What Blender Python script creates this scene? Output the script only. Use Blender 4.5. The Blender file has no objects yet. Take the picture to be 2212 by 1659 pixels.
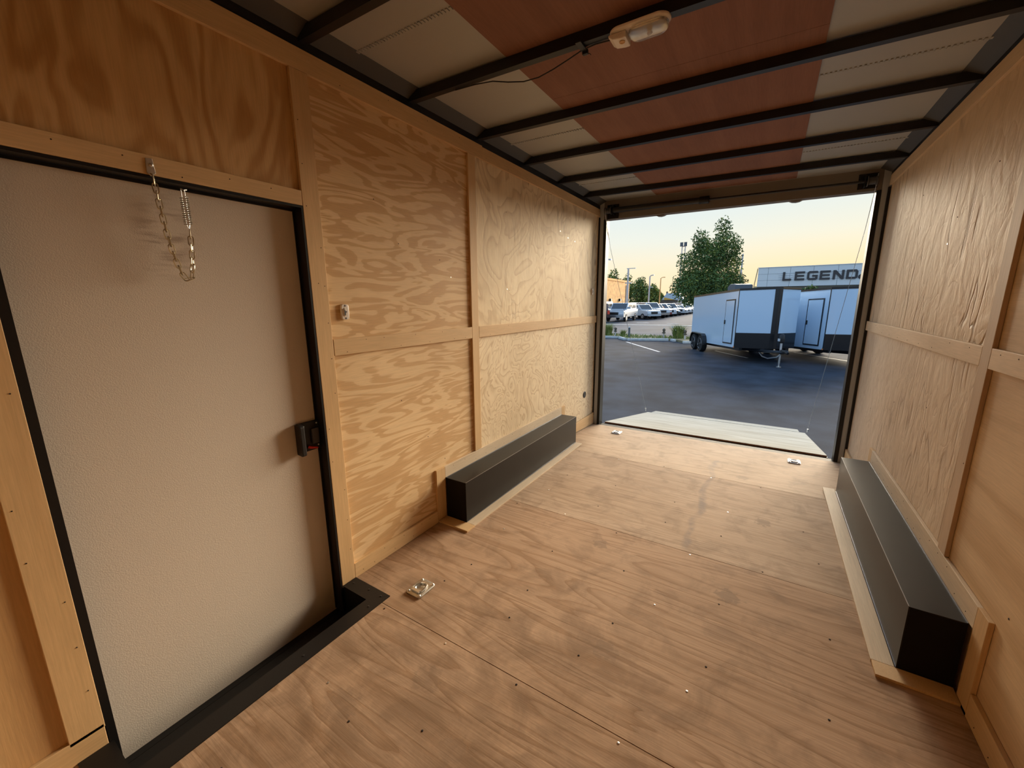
import bpy, bmesh, math, random
from mathutils import Vector, Matrix
random.seed(7)
sc = bpy.context.scene
COL = sc.collection
# ------------------------------------------------------------------ camera
F_PX = 869.83
cam_d = bpy.data.cameras.new('camera'); cam = bpy.data.objects.new('camera', cam_d); COL.objects.link(cam)
YAW, PIT, ROL = 0.562463, -0.201241, -0.007615
cy, sy, cp, sp, cr, sr = math.cos(YAW), math.sin(YAW), math.cos(PIT), math.sin(PIT), math.cos(ROL), math.sin(ROL)
fwd = Vector((-sy*cp, cy*cp, sp)); r0 = Vector((cy, sy, 0)); u0 = r0.cross(fwd)
rt = r0*cr + u0*sr; up = -r0*sr + u0*cr
m = Matrix((rt, up, -fwd)).transposed().to_4x4(); m.translation = Vector((1.75212, -4.69149, 1.46085))
cam.matrix_world = m
cam_d.sensor_fit = 'HORIZONTAL'; cam_d.sensor_width = 36.0; cam_d.lens = 36.0*F_PX/2212.0
cam_d.clip_start = 0.02; cam_d.clip_end = 1000
sc.camera = cam
# ------------------------------------------------------------------ view / sky / sun
sc.view_settings.view_transform = 'Standard'; sc.view_settings.look = 'None'
sc.view_settings.gamma = 1.0; sc.view_settings.use_curve_mapping = False
sc.view_settings.exposure = 0.12
SUN_AZ = math.radians(7)          # to the right of the opening (+Y)
SUN_EL = math.radians(5)
w = bpy.data.worlds.new('evening_sky'); sc.world = w; w.use_nodes = True
nt = w.node_tree; nt.nodes.clear()
def nn(nt, typ, **kw):
    n = nt.nodes.new(typ)
    for k, v in kw.items():
        if k == 'inp':
            for i, val in v.items(): n.inputs[i].default_value = val
        else: setattr(n, k, v)
    return n
def lk(nt, a, b): nt.links.new(a, b)
def ramp(nt, stops, interp='LINEAR'):
    n = nt.nodes.new('ShaderNodeValToRGB'); e = n.color_ramp.elements; n.color_ramp.interpolation = interp
    while len(e) > 1: e.remove(e[-1])
    for i, (p, c) in enumerate(stops):
        el = e[0] if i == 0 else e.new(p)
        el.position = p; el.color = (*c, 1) if len(c) == 3 else c
    return n
tc = nn(nt, 'ShaderNodeTexCoord'); sep = nn(nt, 'ShaderNodeSeparateXYZ'); lk(nt, tc.outputs['Generated'], sep.inputs[0])
elr = ramp(nt, [(0.0, (1.15, .74, .33)), (.06, (1.0, .78, .44)), (.13, (.87, .83, .66)), (.21, (.72, .79, .78)), (.45, (.56, .74, .95)), (1.0, (.42, .64, 1.0))])
lk(nt, sep.outputs['Z'], elr.inputs['Fac'])
elr2 = ramp(nt, [(0.0, (1.0, .76, .44)), (.06, (.93, .80, .55)), (.13, (.80, .82, .73)), (.21, (.68, .78, .80)), (.45, (.56, .74, .95)), (1.0, (.42, .64, 1.0))])
lk(nt, sep.outputs['Z'], elr2.inputs['Fac'])
dt = nn(nt, 'ShaderNodeVectorMath', operation='DOT_PRODUCT'); lk(nt, tc.outputs['Generated'], dt.inputs[0]); dt.inputs[1].default_value = (math.sin(.25), math.cos(.25), 0)
mr = nn(nt, 'ShaderNodeMapRange', inp={1: .90, 2: 1.0}); lk(nt, dt.outputs['Value'], mr.inputs[0])
mx = nn(nt, 'ShaderNodeMix', data_type='RGBA'); lk(nt, mr.outputs[0], mx.inputs['Factor']); lk(nt, elr2.outputs[0], mx.inputs[6]); lk(nt, elr.outputs[0], mx.inputs[7])
elr3 = ramp(nt, [(0.0, (.56, .66, .76)), (.10, (.54, .71, .88)), (.25, (.49, .71, .96)), (.5, (.43, .66, 1.0)), (1.0, (.42, .64, 1.0))])
lk(nt, sep.outputs['Z'], elr3.inputs['Fac'])
mr2 = nn(nt, 'ShaderNodeMapRange', inp={1: -.3, 2: .6}); lk(nt, dt.outputs['Value'], mr2.inputs[0])
mx2 = nn(nt, 'ShaderNodeMix', data_type='RGBA'); lk(nt, mr2.outputs[0], mx2.inputs['Factor']); lk(nt, elr3.outputs[0], mx2.inputs[6]); lk(nt, mx.outputs[2], mx2.inputs[7])
bg = nn(nt, 'ShaderNodeBackground', inp={1: 1.04}); lk(nt, mx2.outputs[2], bg.inputs[0])
wo = nn(nt, 'ShaderNodeOutputWorld'); lk(nt, bg.outputs[0], wo.inputs[0])
sun_d = bpy.data.lights.new('sunset_glow', 'SUN'); sun = bpy.data.objects.new('sunset_glow', sun_d); COL.objects.link(sun)
sun_d.energy = 16.0; sun_d.angle = math.radians(48); sun_d.color = (1.0, .84, .62)
sdir = Vector((math.sin(SUN_AZ)*math.cos(SUN_EL), math.cos(SUN_AZ)*math.cos(SUN_EL), math.sin(SUN_EL)))
sun.rotation_euler = (-sdir).to_track_quat('-Z', 'Y').to_euler()

# ------------------------------------------------------------------ materials
MATS = {}
def newmat(name):
    m = bpy.data.materials.new(name); m.use_nodes = True
    b = m.node_tree.nodes['Principled BSDF']; MATS[name] = m
    return m, m.node_tree, b
def plain(name, col, rough=.5, metal=0., spec=.5, noise=0., nscale=20., bump=0., bscale=60., emit=None, trans=0., coat=0.):
    m, nt, b = newmat(name)
    b.inputs['Base Color'].default_value = (*col, 1); b.inputs['Roughness'].default_value = rough
    b.inputs['Metallic'].default_value = metal; b.inputs['Specular IOR Level'].default_value = spec
    if trans: b.inputs['Transmission Weight'].default_value = trans; b.inputs['IOR'].default_value = 1.3
    if coat: b.inputs['Coat Weight'].default_value = coat; b.inputs['Coat Roughness'].default_value = .08
    t = nn(nt, 'ShaderNodeTexCoord')
    if noise:
        nz = nn(nt, 'ShaderNodeTexNoise', inp={'Scale': nscale, 'Detail': 5.}); lk(nt, t.outputs['Object'], nz.inputs['Vector'])
        lo = tuple(c*(1-noise) for c in col); hi = tuple(min(1, c*(1+noise)) for c in col)
        r = ramp(nt, [(.3, lo), (.7, hi)]); lk(nt, nz.outputs['Fac'], r.inputs[0]); lk(nt, r.outputs[0], b.inputs['Base Color'])
    if bump:
        nz = nn(nt, 'ShaderNodeTexNoise', inp={'Scale': bscale, 'Detail': 3.}); lk(nt, t.outputs['Object'], nz.inputs['Vector'])
        bp = nn(nt, 'ShaderNodeBump', inp={'Strength': bump, 'Distance': .01}); lk(nt, nz.outputs['Fac'], bp.inputs['Height']); lk(nt, bp.outputs[0], b.inputs['Normal'])
    return m
def math2(nt, op, a, bb, **kw):
    n = nn(nt, 'ShaderNodeMath', operation=op, **kw)
    for i, x in enumerate((a, bb)):
        if x is None: continue
        if isinstance(x, (int, float)): n.inputs[i].default_value = x
        else: lk(nt, x, n.inputs[i])
    return n.outputs[0]
def mixc(nt, fac, a, b2, mode='MIX'):
    n = nn(nt, 'ShaderNodeMix', data_type='RGBA', blend_type=mode)
    if isinstance(fac, (int, float)): n.inputs[0].default_value = fac
    else: lk(nt, fac, n.inputs[0])
    for i, x in ((6, a), (7, b2)):
        if isinstance(x, tuple): n.inputs[i].default_value = (*x, 1)
        else: lk(nt, x, n.inputs[i])
    return n.outputs[2]
AX = {'X': 0, 'Y': 1, 'Z': 2}
def ply(name, light, dark, grain='Y', along=2.2, across=8., bands=3., seed=0., style='patch', jag=.12, soft=.07, bump=.15, rough=.62, fine=.10, cracks=0., dirt=None, dist=.5, amount=1., spec=.35):
    m, nt, b = newmat(name)
    t = nn(nt, 'ShaderNodeTexCoord')
    def mapped(al, ac, s):
        sca = [ac, ac, ac]; sca[AX[grain]] = al
        mp = nn(nt, 'ShaderNodeMapping'); mp.inputs['Location'].default_value = (s*3.17, s*1.73+.3, s*2.39); mp.inputs['Scale'].default_value = sca
        lk(nt, t.outputs['Object'], mp.inputs['Vector']); return mp.outputs[0]
    n1 = nn(nt, 'ShaderNodeTexNoise', inp={'Scale': 1., 'Detail': 2.2, 'Roughness': .42, 'Distortion': dist}); lk(nt, mapped(along, across, seed), n1.inputs['Vector'])
    n2 = nn(nt, 'ShaderNodeTexNoise', inp={'Scale': 1., 'Detail': 2.5, 'Roughness': .55}); lk(nt, mapped(along*1.9, across*5.5, seed+5), n2.inputs['Vector'])
    v = math2(nt, 'MULTIPLY_ADD', n2.outputs['Fac'], jag); v.node.inputs[2].default_value = 0
    v = math2(nt, 'ADD', math2(nt, 'MULTIPLY', n1.outputs['Fac'], 1.0), v)
    v = math2(nt, 'MULTIPLY', v, bands)
    fr = math2(nt, 'FRACT', v, None)
    if style == 'patch':
        pp = math2(nt, 'PINGPONG', math2(nt, 'MULTIPLY', v, 2.), 1.)
        r = ramp(nt, [(0, (0, 0, 0)), (.5-soft, (.10, .10, .10)), (.5+soft, (.88, .88, .88)), (1, (1, 1, 1))]); lk(nt, pp, r.inputs[0])
    elif style == 'line':
        r = ramp(nt, [(0, (1, 1, 1)), (.10, (.75, .75, .75)), (.30, (.30, .30, .30)), (.62, (.06, .06, .06)), (.90, (0, 0, 0)), (1, (.5, .5, .5))]); lk(nt, fr, r.inputs[0])
    else:   # streak
        pp = math2(nt, 'PINGPONG', math2(nt, 'MULTIPLY', v, 2.), 1.)
        r = ramp(nt, [(0, (0, 0, 0)), (.45, (.12, .12, .12)), (.72, (.38, .38, .38)), (.92, (.85, .85, .85)), (1, (1, 1, 1))]); lk(nt, pp, r.inputs[0])
    fac = math2(nt, 'MULTIPLY', r.outputs[0], amount)
    col = mixc(nt, fac, light, dark)
    # fine pores along the grain
    n3 = nn(nt, 'ShaderNodeTexNoise', inp={'Scale': 1., 'Detail': 3., 'Roughness': .6}); lk(nt, mapped(9., 190., seed+9), n3.inputs['Vector'])
    rf = ramp(nt, [(.3, (1-fine,)*3), (.65, (1+fine*.3,)*3)]); lk(nt, n3.outputs['Fac'], rf.inputs[0])
    col = mixc(nt, 1., col, rf.outputs[0], 'MULTIPLY')
    # broad tone drift
    n4 = nn(nt, 'ShaderNodeTexNoise', inp={'Scale': 1.6, 'Detail': 2.}); lk(nt, mapped(1., 1., seed+2), n4.inputs['Vector'])
    rd = ramp(nt, [(.3, (.90, .87, .83)), (.7, (1.04, 1.04, 1.04))]); lk(nt, n4.outputs['Fac'], rd.inputs[0])
    col = mixc(nt, 1., col, rd.outputs[0], 'MULTIPLY')
    hsum = math2(nt, 'MULTIPLY', r.outputs[0], -.35)
    hsum = math2(nt, 'ADD', hsum, math2(nt, 'MULTIPLY', n3.outputs['Fac'], .5))
    if cracks:
        nc = nn(nt, 'ShaderNodeTexNoise', inp={'Scale': 1., 'Detail': 2., 'Roughness': .5, 'Distortion': 1.2}); lk(nt, mapped(.9, 4.6, seed+13), nc.inputs['Vector'])
        d = math2(nt, 'ABSOLUTE', math2(nt, 'SUBTRACT', nc.outputs['Fac'], .5), None)
        rc = ramp(nt, [(0, (1, 1, 1)), (.012, (.6, .6, .6)), (.03, (0, 0, 0))]); lk(nt, d, rc.inputs[0])
        nm = nn(nt, 'ShaderNodeTexNoise', inp={'Scale': 1., 'Detail': 2.}); lk(nt, mapped(1.8, 2., seed+21), nm.inputs['Vector'])
        rm = ramp(nt, [(.48, (0, 0, 0)), (.58, (1, 1, 1))]); lk(nt, nm.outputs['Fac'], rm.inputs[0])
        cf = math2(nt, 'MULTIPLY', math2(nt, 'MULTIPLY', rc.outputs[0], rm.outputs[0]), cracks)
        col = mixc(nt, math2(nt, 'MULTIPLY', cf, .55), col, (.22, .13, .08))
        hsum = math2(nt, 'SUBTRACT', hsum, math2(nt, 'MULTIPLY', cf, 1.5))
        nw = nn(nt, 'ShaderNodeTexNoise', inp={'Scale': 1., 'Detail': 2.5, 'Roughness': .5, 'Distortion': .8}); lk(nt, mapped(5., 8., seed+31), nw.inputs['Vector'])
        hsum = math2(nt, 'ADD', hsum, math2(nt, 'MULTIPLY', nw.outputs['Fac'], 3.2))
    if dirt: col = dirt(nt, t, col)
    lk(nt, col, b.inputs['Base Color']); b.inputs['Roughness'].default_value = rough; b.inputs['Specular IOR Level'].default_value = spec
    bp = nn(nt, 'ShaderNodeBump', inp={'Strength': bump, 'Distance': .004}); lk(nt, hsum, bp.inputs['Height']); lk(nt, bp.outputs[0], b.inputs['Normal'])
    return m
def floor_dirt(nt, t, col):
    # trodden grey-brown smudges, more of them by the step well, scuff streak towards the ramp and tape residue marks
    sepn = nn(nt, 'ShaderNodeSeparateXYZ'); lk(nt, t.outputs['Object'], sepn.inputs[0])
    nz = nn(nt, 'ShaderNodeTexNoise', inp={'Scale': 5.5, 'Detail': 5., 'Roughness': .62, 'Distortion': .6}); lk(nt, t.outputs['Object'], nz.inputs['Vector'])
    dx = nn(nt, 'ShaderNodeVectorMath', operation='DISTANCE'); lk(nt, t.outputs['Object'], dx.inputs[0]); dx.inputs[1].default_value = (.85, -4.05, 0)
    near = nn(nt, 'ShaderNodeMapRange', inp={1: 1.5, 2: .2, 3: 0., 4: .16}); lk(nt, dx.outputs['Value'], near.inputs[0])
    f = math2(nt, 'ADD', nz.outputs['Fac'], near.outputs[0])
    rs = ramp(nt, [(.50, (0, 0, 0)), (.62, (.5, .5, .5)), (.76, (1, 1, 1))]); lk(nt, f, rs.inputs[0])
    col = mixc(nt, math2(nt, 'MULTIPLY', rs.outputs[0], .5), col, (.15, .095, .06))
    n2 = nn(nt, 'ShaderNodeTexNoise', inp={'Scale': 38., 'Detail': 3.}); lk(nt, t.outputs['Object'], n2.inputs['Vector'])
    def blob(x, y, r, k, c, col):
        d = nn(nt, 'ShaderNodeVectorMath', operation='DISTANCE'); lk(nt, t.outputs['Object'], d.inputs[0]); d.inputs[1].default_value = (x, y, 0)
        dd = math2(nt, 'ADD', d.outputs['Value'], math2(nt, 'MULTIPLY', math2(nt, 'SUBTRACT', n2.outputs['Fac'], .5), r*2.2))
        mrn = nn(nt, 'ShaderNodeMapRange', inp={1: r, 2: r*.7, 3: 0., 4: k}); lk(nt, dd, mrn.inputs[0])
        return mixc(nt, mrn.outputs[0], col, c)
    for x, y, r, k in ((1.86, -1.72, .055, .5), (1.72, -2.62, .06, .5), (1.70, -.98, .05, .45), (1.95, -.42, .05, .3), (1.02, -2.52, .05, .45), (1.30, -3.25, .06, .3), (.75, -3.75, .06, .3), (1.0, -3.9, .05, .3), (.55, -4.0, .07, .25)):
        col = blob(x, y, r, k, (.20, .14, .10), col)
    # long scuff
    wob = nn(nt, 'ShaderNodeTexNoise', inp={'Scale': 3., 'Detail': 2.}); lk(nt, t.outputs['Object'], wob.inputs['Vector'])
    xo = math2(nt, 'SUBTRACT', math2(nt, 'SUBTRACT', sepn.outputs['X'], 1.48), math2(nt, 'MULTIPLY', math2(nt, 'SUBTRACT', wob.outputs['Fac'], .5), .18))
    ax = math2(nt, 'ABSOLUTE', xo, None)
    m1 = nn(nt, 'ShaderNodeMapRange', inp={1: .035, 2: .012, 3: 0., 4: 1.}); lk(nt, ax, m1.inputs[0])
    m2 = nn(nt, 'ShaderNodeMapRange', inp={1: -2.35, 2: -2.2}); lk(nt, sepn.outputs['Y'], m2.inputs[0])
    m3 = nn(nt, 'ShaderNodeMapRange', inp={1: -.55, 2: -.7}); lk(nt, sepn.outputs['Y'], m3.inputs[0])
    sc_ = math2(nt, 'MULTIPLY', math2(nt, 'MULTIPLY', m1.outputs[0], m2.outputs[0]), math2(nt, 'MULTIPLY', m3.outputs[0], .55))
    rb = ramp(nt, [(.42, (0, 0, 0)), (.6, (1, 1, 1))]); lk(nt, nz.outputs['Fac'], rb.inputs[0])
    col = mixc(nt, math2(nt, 'MULTIPLY', sc_, math2(nt, 'ADD', rb.outputs[0], .35), use_clamp=True), col, (.25, .20, .18))
    return col
def add_scuffs(m):
    nt = m.node_tree; b = nt.nodes['Principled BSDF']; t = nn(nt, 'ShaderNodeTexCoord')
    mp = nn(nt, 'ShaderNodeMapping'); mp.inputs['Location'].default_value = (0, 4.075*9, -1.70*5.2); mp.inputs['Scale'].default_value = (0, 9, 5.2); lk(nt, t.outputs['Object'], mp.inputs['Vector'])
    ln = nn(nt, 'ShaderNodeVectorMath', operation='LENGTH'); lk(nt, mp.outputs[0], ln.inputs[0])
    mr_ = nn(nt, 'ShaderNodeMapRange', inp={1: 1.0, 2: .35}); lk(nt, ln.outputs['Value'], mr_.inputs[0])
    mp2 = nn(nt, 'ShaderNodeMapping'); mp2.inputs['Scale'].default_value = (1, 9, 60); lk(nt, t.outputs['Object'], mp2.inputs['Vector'])
    nz = nn(nt, 'ShaderNodeTexNoise', inp={'Scale': 1., 'Detail': 4.}); lk(nt, mp2.outputs[0], nz.inputs['Vector'])
    r_ = ramp(nt, [(.47, (0, 0, 0)), (.66, (1, 1, 1))]); lk(nt, nz.outputs['Fac'], r_.inputs[0])
    f = math2(nt, 'MULTIPLY', math2(nt, 'MULTIPLY', mr_.outputs[0], r_.outputs[0]), .55)
    lk(nt, mixc(nt, f, tuple(b.inputs['Base Color'].default_value)[:3], (.24, .15, .10)), b.inputs['Base Color'])
# wood palette (linear)
FIR_L = (.80, .575, .315); FIR_D = (.625, .385, .175)
ply('ply_bay', FIR_L, FIR_D, 'Y', 2.0, 9.0, 4.6, 3., 'patch', jag=.10, soft=.06, dist=1.3)
ply('ply_bay_low', (.82, .605, .35), (.66, .425, .21), 'Y', 1.7, 10.0, 4.6, 11., 'patch', jag=.10, soft=.09, dist=1.2)
ply('ply_rear', (.88, .72, .475), (.62, .44, .245), 'Z', 1.5, 1.9, 7.5, 17., 'line', jag=.05, dist=1.8, bump=.2, amount=.8, cracks=.6)
ply('ply_rear_low', (.89, .75, .53), (.63, .46, .275), 'Z', 2.6, 3.2, 9.5, 23., 'line', jag=.05, dist=2.2, bump=.2, amount=.9)
ply('ply_over_door', (.72, .475, .225), (.54, .305, .115), 'Z', 1.5, 4.6, 5.0, 31., 'patch', jag=.04, soft=.22, dist=.9)
ply('ply_near', (.74, .50, .25), (.60, .36, .16), 'Z', .9, 4., 2.2, 37., 'patch', jag=.04, soft=.35, amount=.7)
ply('ply_right', (.70, .53, .345), (.58, .415, .26), 'Z', 2.4, 4.0, 4., 41., 'line', jag=.10, bump=.9, amount=.5, cracks=1., dist=1.4)
ply('ply_right_low', (.70, .555, .40), (.57, .43, .295), 'Z', 3.2, 6.0, 4., 47., 'line', jag=.30, bump=.6, amount=.6, cracks=.7, dist=1.2)
ply('ply_right_near', (.72, .53, .32), (.57, .38, .20), 'Y', .75, 7.5, 2.2, 53., 'patch', jag=.10, soft=.35, amount=.8, cracks=.0)
ply('floor_ply', (.52, .357, .242), (.355, .220, .130), 'X', .50, 4.6, 9.0, 61., 'line', jag=.035, bump=.18, dirt=floor_dirt, dist=1.3, amount=.85, fine=.16, spec=.12, rough=.75)
ply('floor_ply_c', (.555, .41, .285), (.39, .265, .17), 'X', .50, 5.5, 8.0, 64., 'line', jag=.05, bump=.18, dirt=floor_dirt, dist=1.2, amount=.8, fine=.16, spec=.15, rough=.72)
ply('floor_ply_b', (.56, .415, .300), (.40, .275, .185), 'X', .45, 8., 7., 67., 'line', jag=.10, bump=.15, dirt=floor_dirt, dist=1.0, amount=.75, fine=.2, spec=.12, rough=.75)
ply('ramp_ply', (.47, .462, .405), (.33, .315, .26), 'X', .8, 9., 3., 71., 'line', jag=.2, bump=.2, amount=.8, rough=.9, spec=.05)
ply('batten', (.72, .495, .26), (.62, .40, .195), 'Z', .8, 9., 1.6, 83., 'patch', jag=.05, soft=.35, amount=.6, bump=.08)
ply('batten_r', (.56, .41, .275), (.48, .335, .215), 'Z', .8, 9., 1.6, 85., 'patch', jag=.05, soft=.35, amount=.6, bump=.08)
ply('batten_rh', (.68, .51, .33), (.58, .415, .25), 'Y', .8, 9., 1.6, 87., 'patch', jag=.05, soft=.35, amount=.6, bump=.08)
ply('batten_h', (.73, .51, .275), (.63, .41, .20), 'Y', .8, 9., 1.6, 89., 'patch', jag=.05, soft=.35, amount=.6, bump=.08)
ply('batten_pale', (.73, .60, .44), (.60, .47, .325), 'Y', .7, 16., 2.5, 97., 'line', jag=.2, bump=.15, amount=.6)
ply('luan', (.255, .120, .080), (.205, .088, .056), 'Y', .5, 9., 2.2, 101., 'patch', jag=.12, soft=.35, amount=.55, bump=.05, rough=.7)
plain('ply_edge', (.30, .15, .08), .8, noise=.3, nscale=60)
plain('black_steel', (.009, .008, .008), .45, 0., .35, bump=.02, bscale=120)
plain('black_rib', (.010, .009, .010), .45, 0., .4)
plain('box_steel', (.016, .0145, .0135), .36, .1, .3, noise=.12, nscale=6)
plain('box_dark', (.006, .005, .005), .6, 0., .2)
plain('bare_edge', (.34, .35, .38), .3, .9)
plain('zinc', (.80, .80, .78), .28, 1.)
plain('zinc_dull', (.62, .60, .55), .42, 1., noise=.1, nscale=40)
plain('brass_zinc', (.60, .53, .38), .3, 1.)
plain('skin_metal', (.40, .395, .375), .5, .25, .5, noise=.03, nscale=2)
plain('cove_shade_metal', (.06, .057, .055), .6)  # roof skin by the walls coloured dark to stand in for shade
plain('post_grey', (.42, .455, .50), .5, 0., .4)
plain('header_paint', (.19, .165, .145), .6)
plain('door_skin', (.67, .595, .515), .55, 0., .35, bump=.15, bscale=290)
add_scuffs(MATS['door_skin'])
plain('white_plastic', (.78, .72, .66), .4)
plain('lens', (.80, .76, .70), .12, 0., .6, trans=.75)
plain('red_plastic', (.62, .03, .02), .4)
plain('black_plastic', (.018, .016, .016), .42, 0., .4)
plain('grey_plastic', (.06, .055, .055), .45)
plain('wire_black', (.008, .008, .008), .5)
plain('hole', (.02, .012, .008), .9)
plain('asphalt', (.037, .047, .064), .9, 0., .12, noise=.35, nscale=1.4, bump=.3, bscale=90)
plain('road', (.075, .093, .120), .9, 0., .1, noise=.2, nscale=.5)
plain('paint_white', (.62, .64, .66), .7)
plain('concrete', (.56, .57, .56), .85, noise=.15, nscale=6)
plain('soil', (.22, .19, .10), .95, noise=.4, nscale=3)
plain('grass_green', (.17, .23, .045), .8, noise=.4, nscale=4)
plain('grass_pale', (.34, .36, .12), .8, noise=.3, nscale=4)
plain('leaf', (.095, .155, .045), .6, 0., .3, noise=.45, nscale=.9)
plain('leaf_light', (.23, .26, .05), .6, 0., .3, noise=.5, nscale=.6)
plain('bark', (.10, .07, .05), .9)
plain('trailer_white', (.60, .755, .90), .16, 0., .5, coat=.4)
plain('trailer_black', (.012, .012, .014), .25, 0., .5)
plain('rubber', (.012, .012, .013), .8)
plain('rim', (.35, .36, .38), .25, .9)
plain('ac_grey', (.10, .115, .13), .6)
plain('orange', (.9, .25, .04), .5)
plain('brick_wall', (.92, .46, .18), .9, noise=.35, nscale=1.5)
plain('brick_cap', (.90, .48, .18), .9)
plain('house_wall', (.17, .125, .10), .9, noise=.1)
plain('house_roof', (.62, .70, .80), .6)
plain('house_trim', (.95, .50, .10), .8)
plain('panel_blue', (.80, .80, .77), .5, 0., .4)
plain('panel_gap', (.13, .16, .19), .8)
plain('sign_brown', (.055, .045, .043), .5)
plain('soffit', (.12, .10, .07), .8)
plain('yellowish_wall', (.70, .55, .30), .8)  # even yellowish tone for the wall under the canopy, brace and side face
plain('pole_metal', (.60, .56, .54), .5, .3)
plain('glass_dark', (.035, .045, .055), .06, 0., .8)
for i, c in enumerate([(.50, .53, .56), (.46, .50, .53), (.035, .04, .045), (.28, .32, .36), (.20, .03, .028), (.54, .56, .58), (.11, .14, .19)]):
    plain('paint_%d' % i, c, .25, .0, .6, coat=.6)
plain('maroon', (.045, .02, .018), .3, coat=.4)
plain('head_light', (.85, .87, .9), .1)
plain('tail_light', (.75, .07, .03), .3)

# ------------------------------------------------------------------ mesh helpers
class MB:
    def __init__(s): s.v = []; s.f = []
    def add(s, vs, fs):
        o = len(s.v); s.v += [tuple(v) for v in vs]; s.f += [tuple(i+o for i in f) for f in fs]; return s
    def box(s, x0, x1, y0, y1, z0, z1):
        return s.add([(x0, y0, z0), (x1, y0, z0), (x1, y1, z0), (x0, y1, z0), (x0, y0, z1), (x1, y0, z1), (x1, y1, z1), (x0, y1, z1)],
                     [(0, 3, 2, 1), (4, 5, 6, 7), (0, 1, 5, 4), (1, 2, 6, 5), (2, 3, 7, 6), (3, 0, 4, 7)])
    def hexa(s, p):   # 8 points: bottom ring then top ring
        return s.add(p, [(0, 3, 2, 1), (4, 5, 6, 7), (0, 1, 5, 4), (1, 2, 6, 5), (2, 3, 7, 6), (3, 0, 4, 7)])
    def prism(s, poly, fn, a, b):
        n = len(poly); vs = [fn(p, a) for p in poly] + [fn(p, b) for p in poly]
        fs = [tuple(range(n))[::-1], tuple(range(n, 2*n))] + [(i, (i+1) % n, n+(i+1) % n, n+i) for i in range(n)]
        return s.add(vs, fs)
    def tube(s, pts, r, n=8, closed=False, cap=True):
        pts = [Vector(p) for p in pts]; k = len(pts); rings = []; prev = None
        for i, p in enumerate(pts):
            if closed: t = pts[(i+1) % k]-pts[i-1]
            else: t = pts[min(i+1, k-1)]-pts[max(i-1, 0)]
            t.normalize()
            if prev is None:
                a = Vector((0, 0, 1)) if abs(t.z) < .9 else Vector((1, 0, 0))
                nrm = (a - t*a.dot(t)).normalized()
            else: nrm = (prev - t*prev.dot(t)).normalized()
            prev = nrm; bn = t.cross(nrm)
            rr = r[i] if isinstance(r, (list, tuple)) else r
            rings.append([p + (nrm*math.cos(2*math.pi*j/n)+bn*math.sin(2*math.pi*j/n))*rr for j in range(n)])
        vs = [v for rg in rings for v in rg]; fs = []
        for i in range(k if closed else k-1):
            for j in range(n):
                a, b2 = i*n+j, i*n+(j+1) % n; c = ((i+1) % k)*n
                fs.append((a, b2, c+(j+1) % n, c+j))
        if cap and not closed: fs += [tuple(range(n))[::-1], tuple((k-1)*n+j for j in range(n))]
        return s.add(vs, fs)
    def cyl(s, p0, p1, r, n=16): return s.tube([p0, p1], r, n)
    def lathe(s, prof, n=24, M=None, cap=False):   # prof: (r,z)
        vs = []; fs = []
        for r, z in prof:
            for j in range(n):
                a = 2*math.pi*j/n; vs.append(Vector((r*math.cos(a), r*math.sin(a), z)))
        for i in range(len(prof)-1):
            for j in range(n): fs.append((i*n+j, i*n+(j+1) % n, (i+1)*n+(j+1) % n, (i+1)*n+j))
        fs.append(tuple(range(n))[::-1]); fs.append(tuple((len(prof)-1)*n+j for j in range(n)))
        if M: vs = [M @ v for v in vs]
        return s.add(vs, fs)
    def build(s, name, mat, parent=None, bevel=0., smooth=False, seg=2):
        me = bpy.data.meshes.new(name); me.from_pydata(s.v, [], s.f)
        bm = bmesh.new(); bm.from_mesh(me); bmesh.ops.recalc_face_normals(bm, faces=bm.faces)
        if bevel:
            eds = [e for e in bm.edges if len(e.link_faces) == 2 and e.calc_face_angle(0) > .5]
            bmesh.ops.bevel(bm, geom=eds, offset=bevel, segments=seg, profile=.5, affect='EDGES', clamp_overlap=True)
        if smooth:
            for f in bm.faces: f.smooth = True
        bm.to_mesh(me); bm.free()
        if smooth and hasattr(me, 'set_sharp_from_angle'): me.set_sharp_from_angle(angle=.7)
        o = bpy.data.objects.new(name, me); COL.objects.link(o); me.materials.append(MATS[mat])
        if parent: o.parent = parent
        return o
def tag(o, label=None, cat=None, group=None, kind=None):
    if label: o['label'] = label
    if cat: o['category'] = cat
    if group: o['group'] = group
    if kind: o['kind'] = kind
    return o
def empty(name, loc=(0, 0, 0), rz=0., **kw):
    o = bpy.data.objects.new(name, None); COL.objects.link(o); o.location = loc; o.rotation_euler = (0, 0, rz); o.empty_display_size = .1
    return tag(o, **kw)
def inst(o, parent, loc, rot=None, name=None, scale=None):
    c = o.copy(); COL.objects.link(c); c.parent = parent; c.location = loc
    if rot is not None: c.rotation_euler = rot
    if scale: c.scale = scale
    return c
def copy_tree(o, parent=None):
    c = o.copy(); COL.objects.link(c); c.parent = parent
    for ch in list(o.children): copy_tree(ch, c)
    return c
def B(name, mat, parent, x0, x1, y0, y1, z0, z1, bevel=0.): return MB().box(x0, x1, y0, y1, z0, z1).build(name, mat, parent, bevel)

# ------------------------------------------------------------------ trailer shell
W = 2.488; T = .016; YF = -6.3        # trim face to trim face, batten thickness, nose end
zr = lambda x: 2.520 - .02*x          # underside of the roof bows
S = dict(kind='structure')
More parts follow.
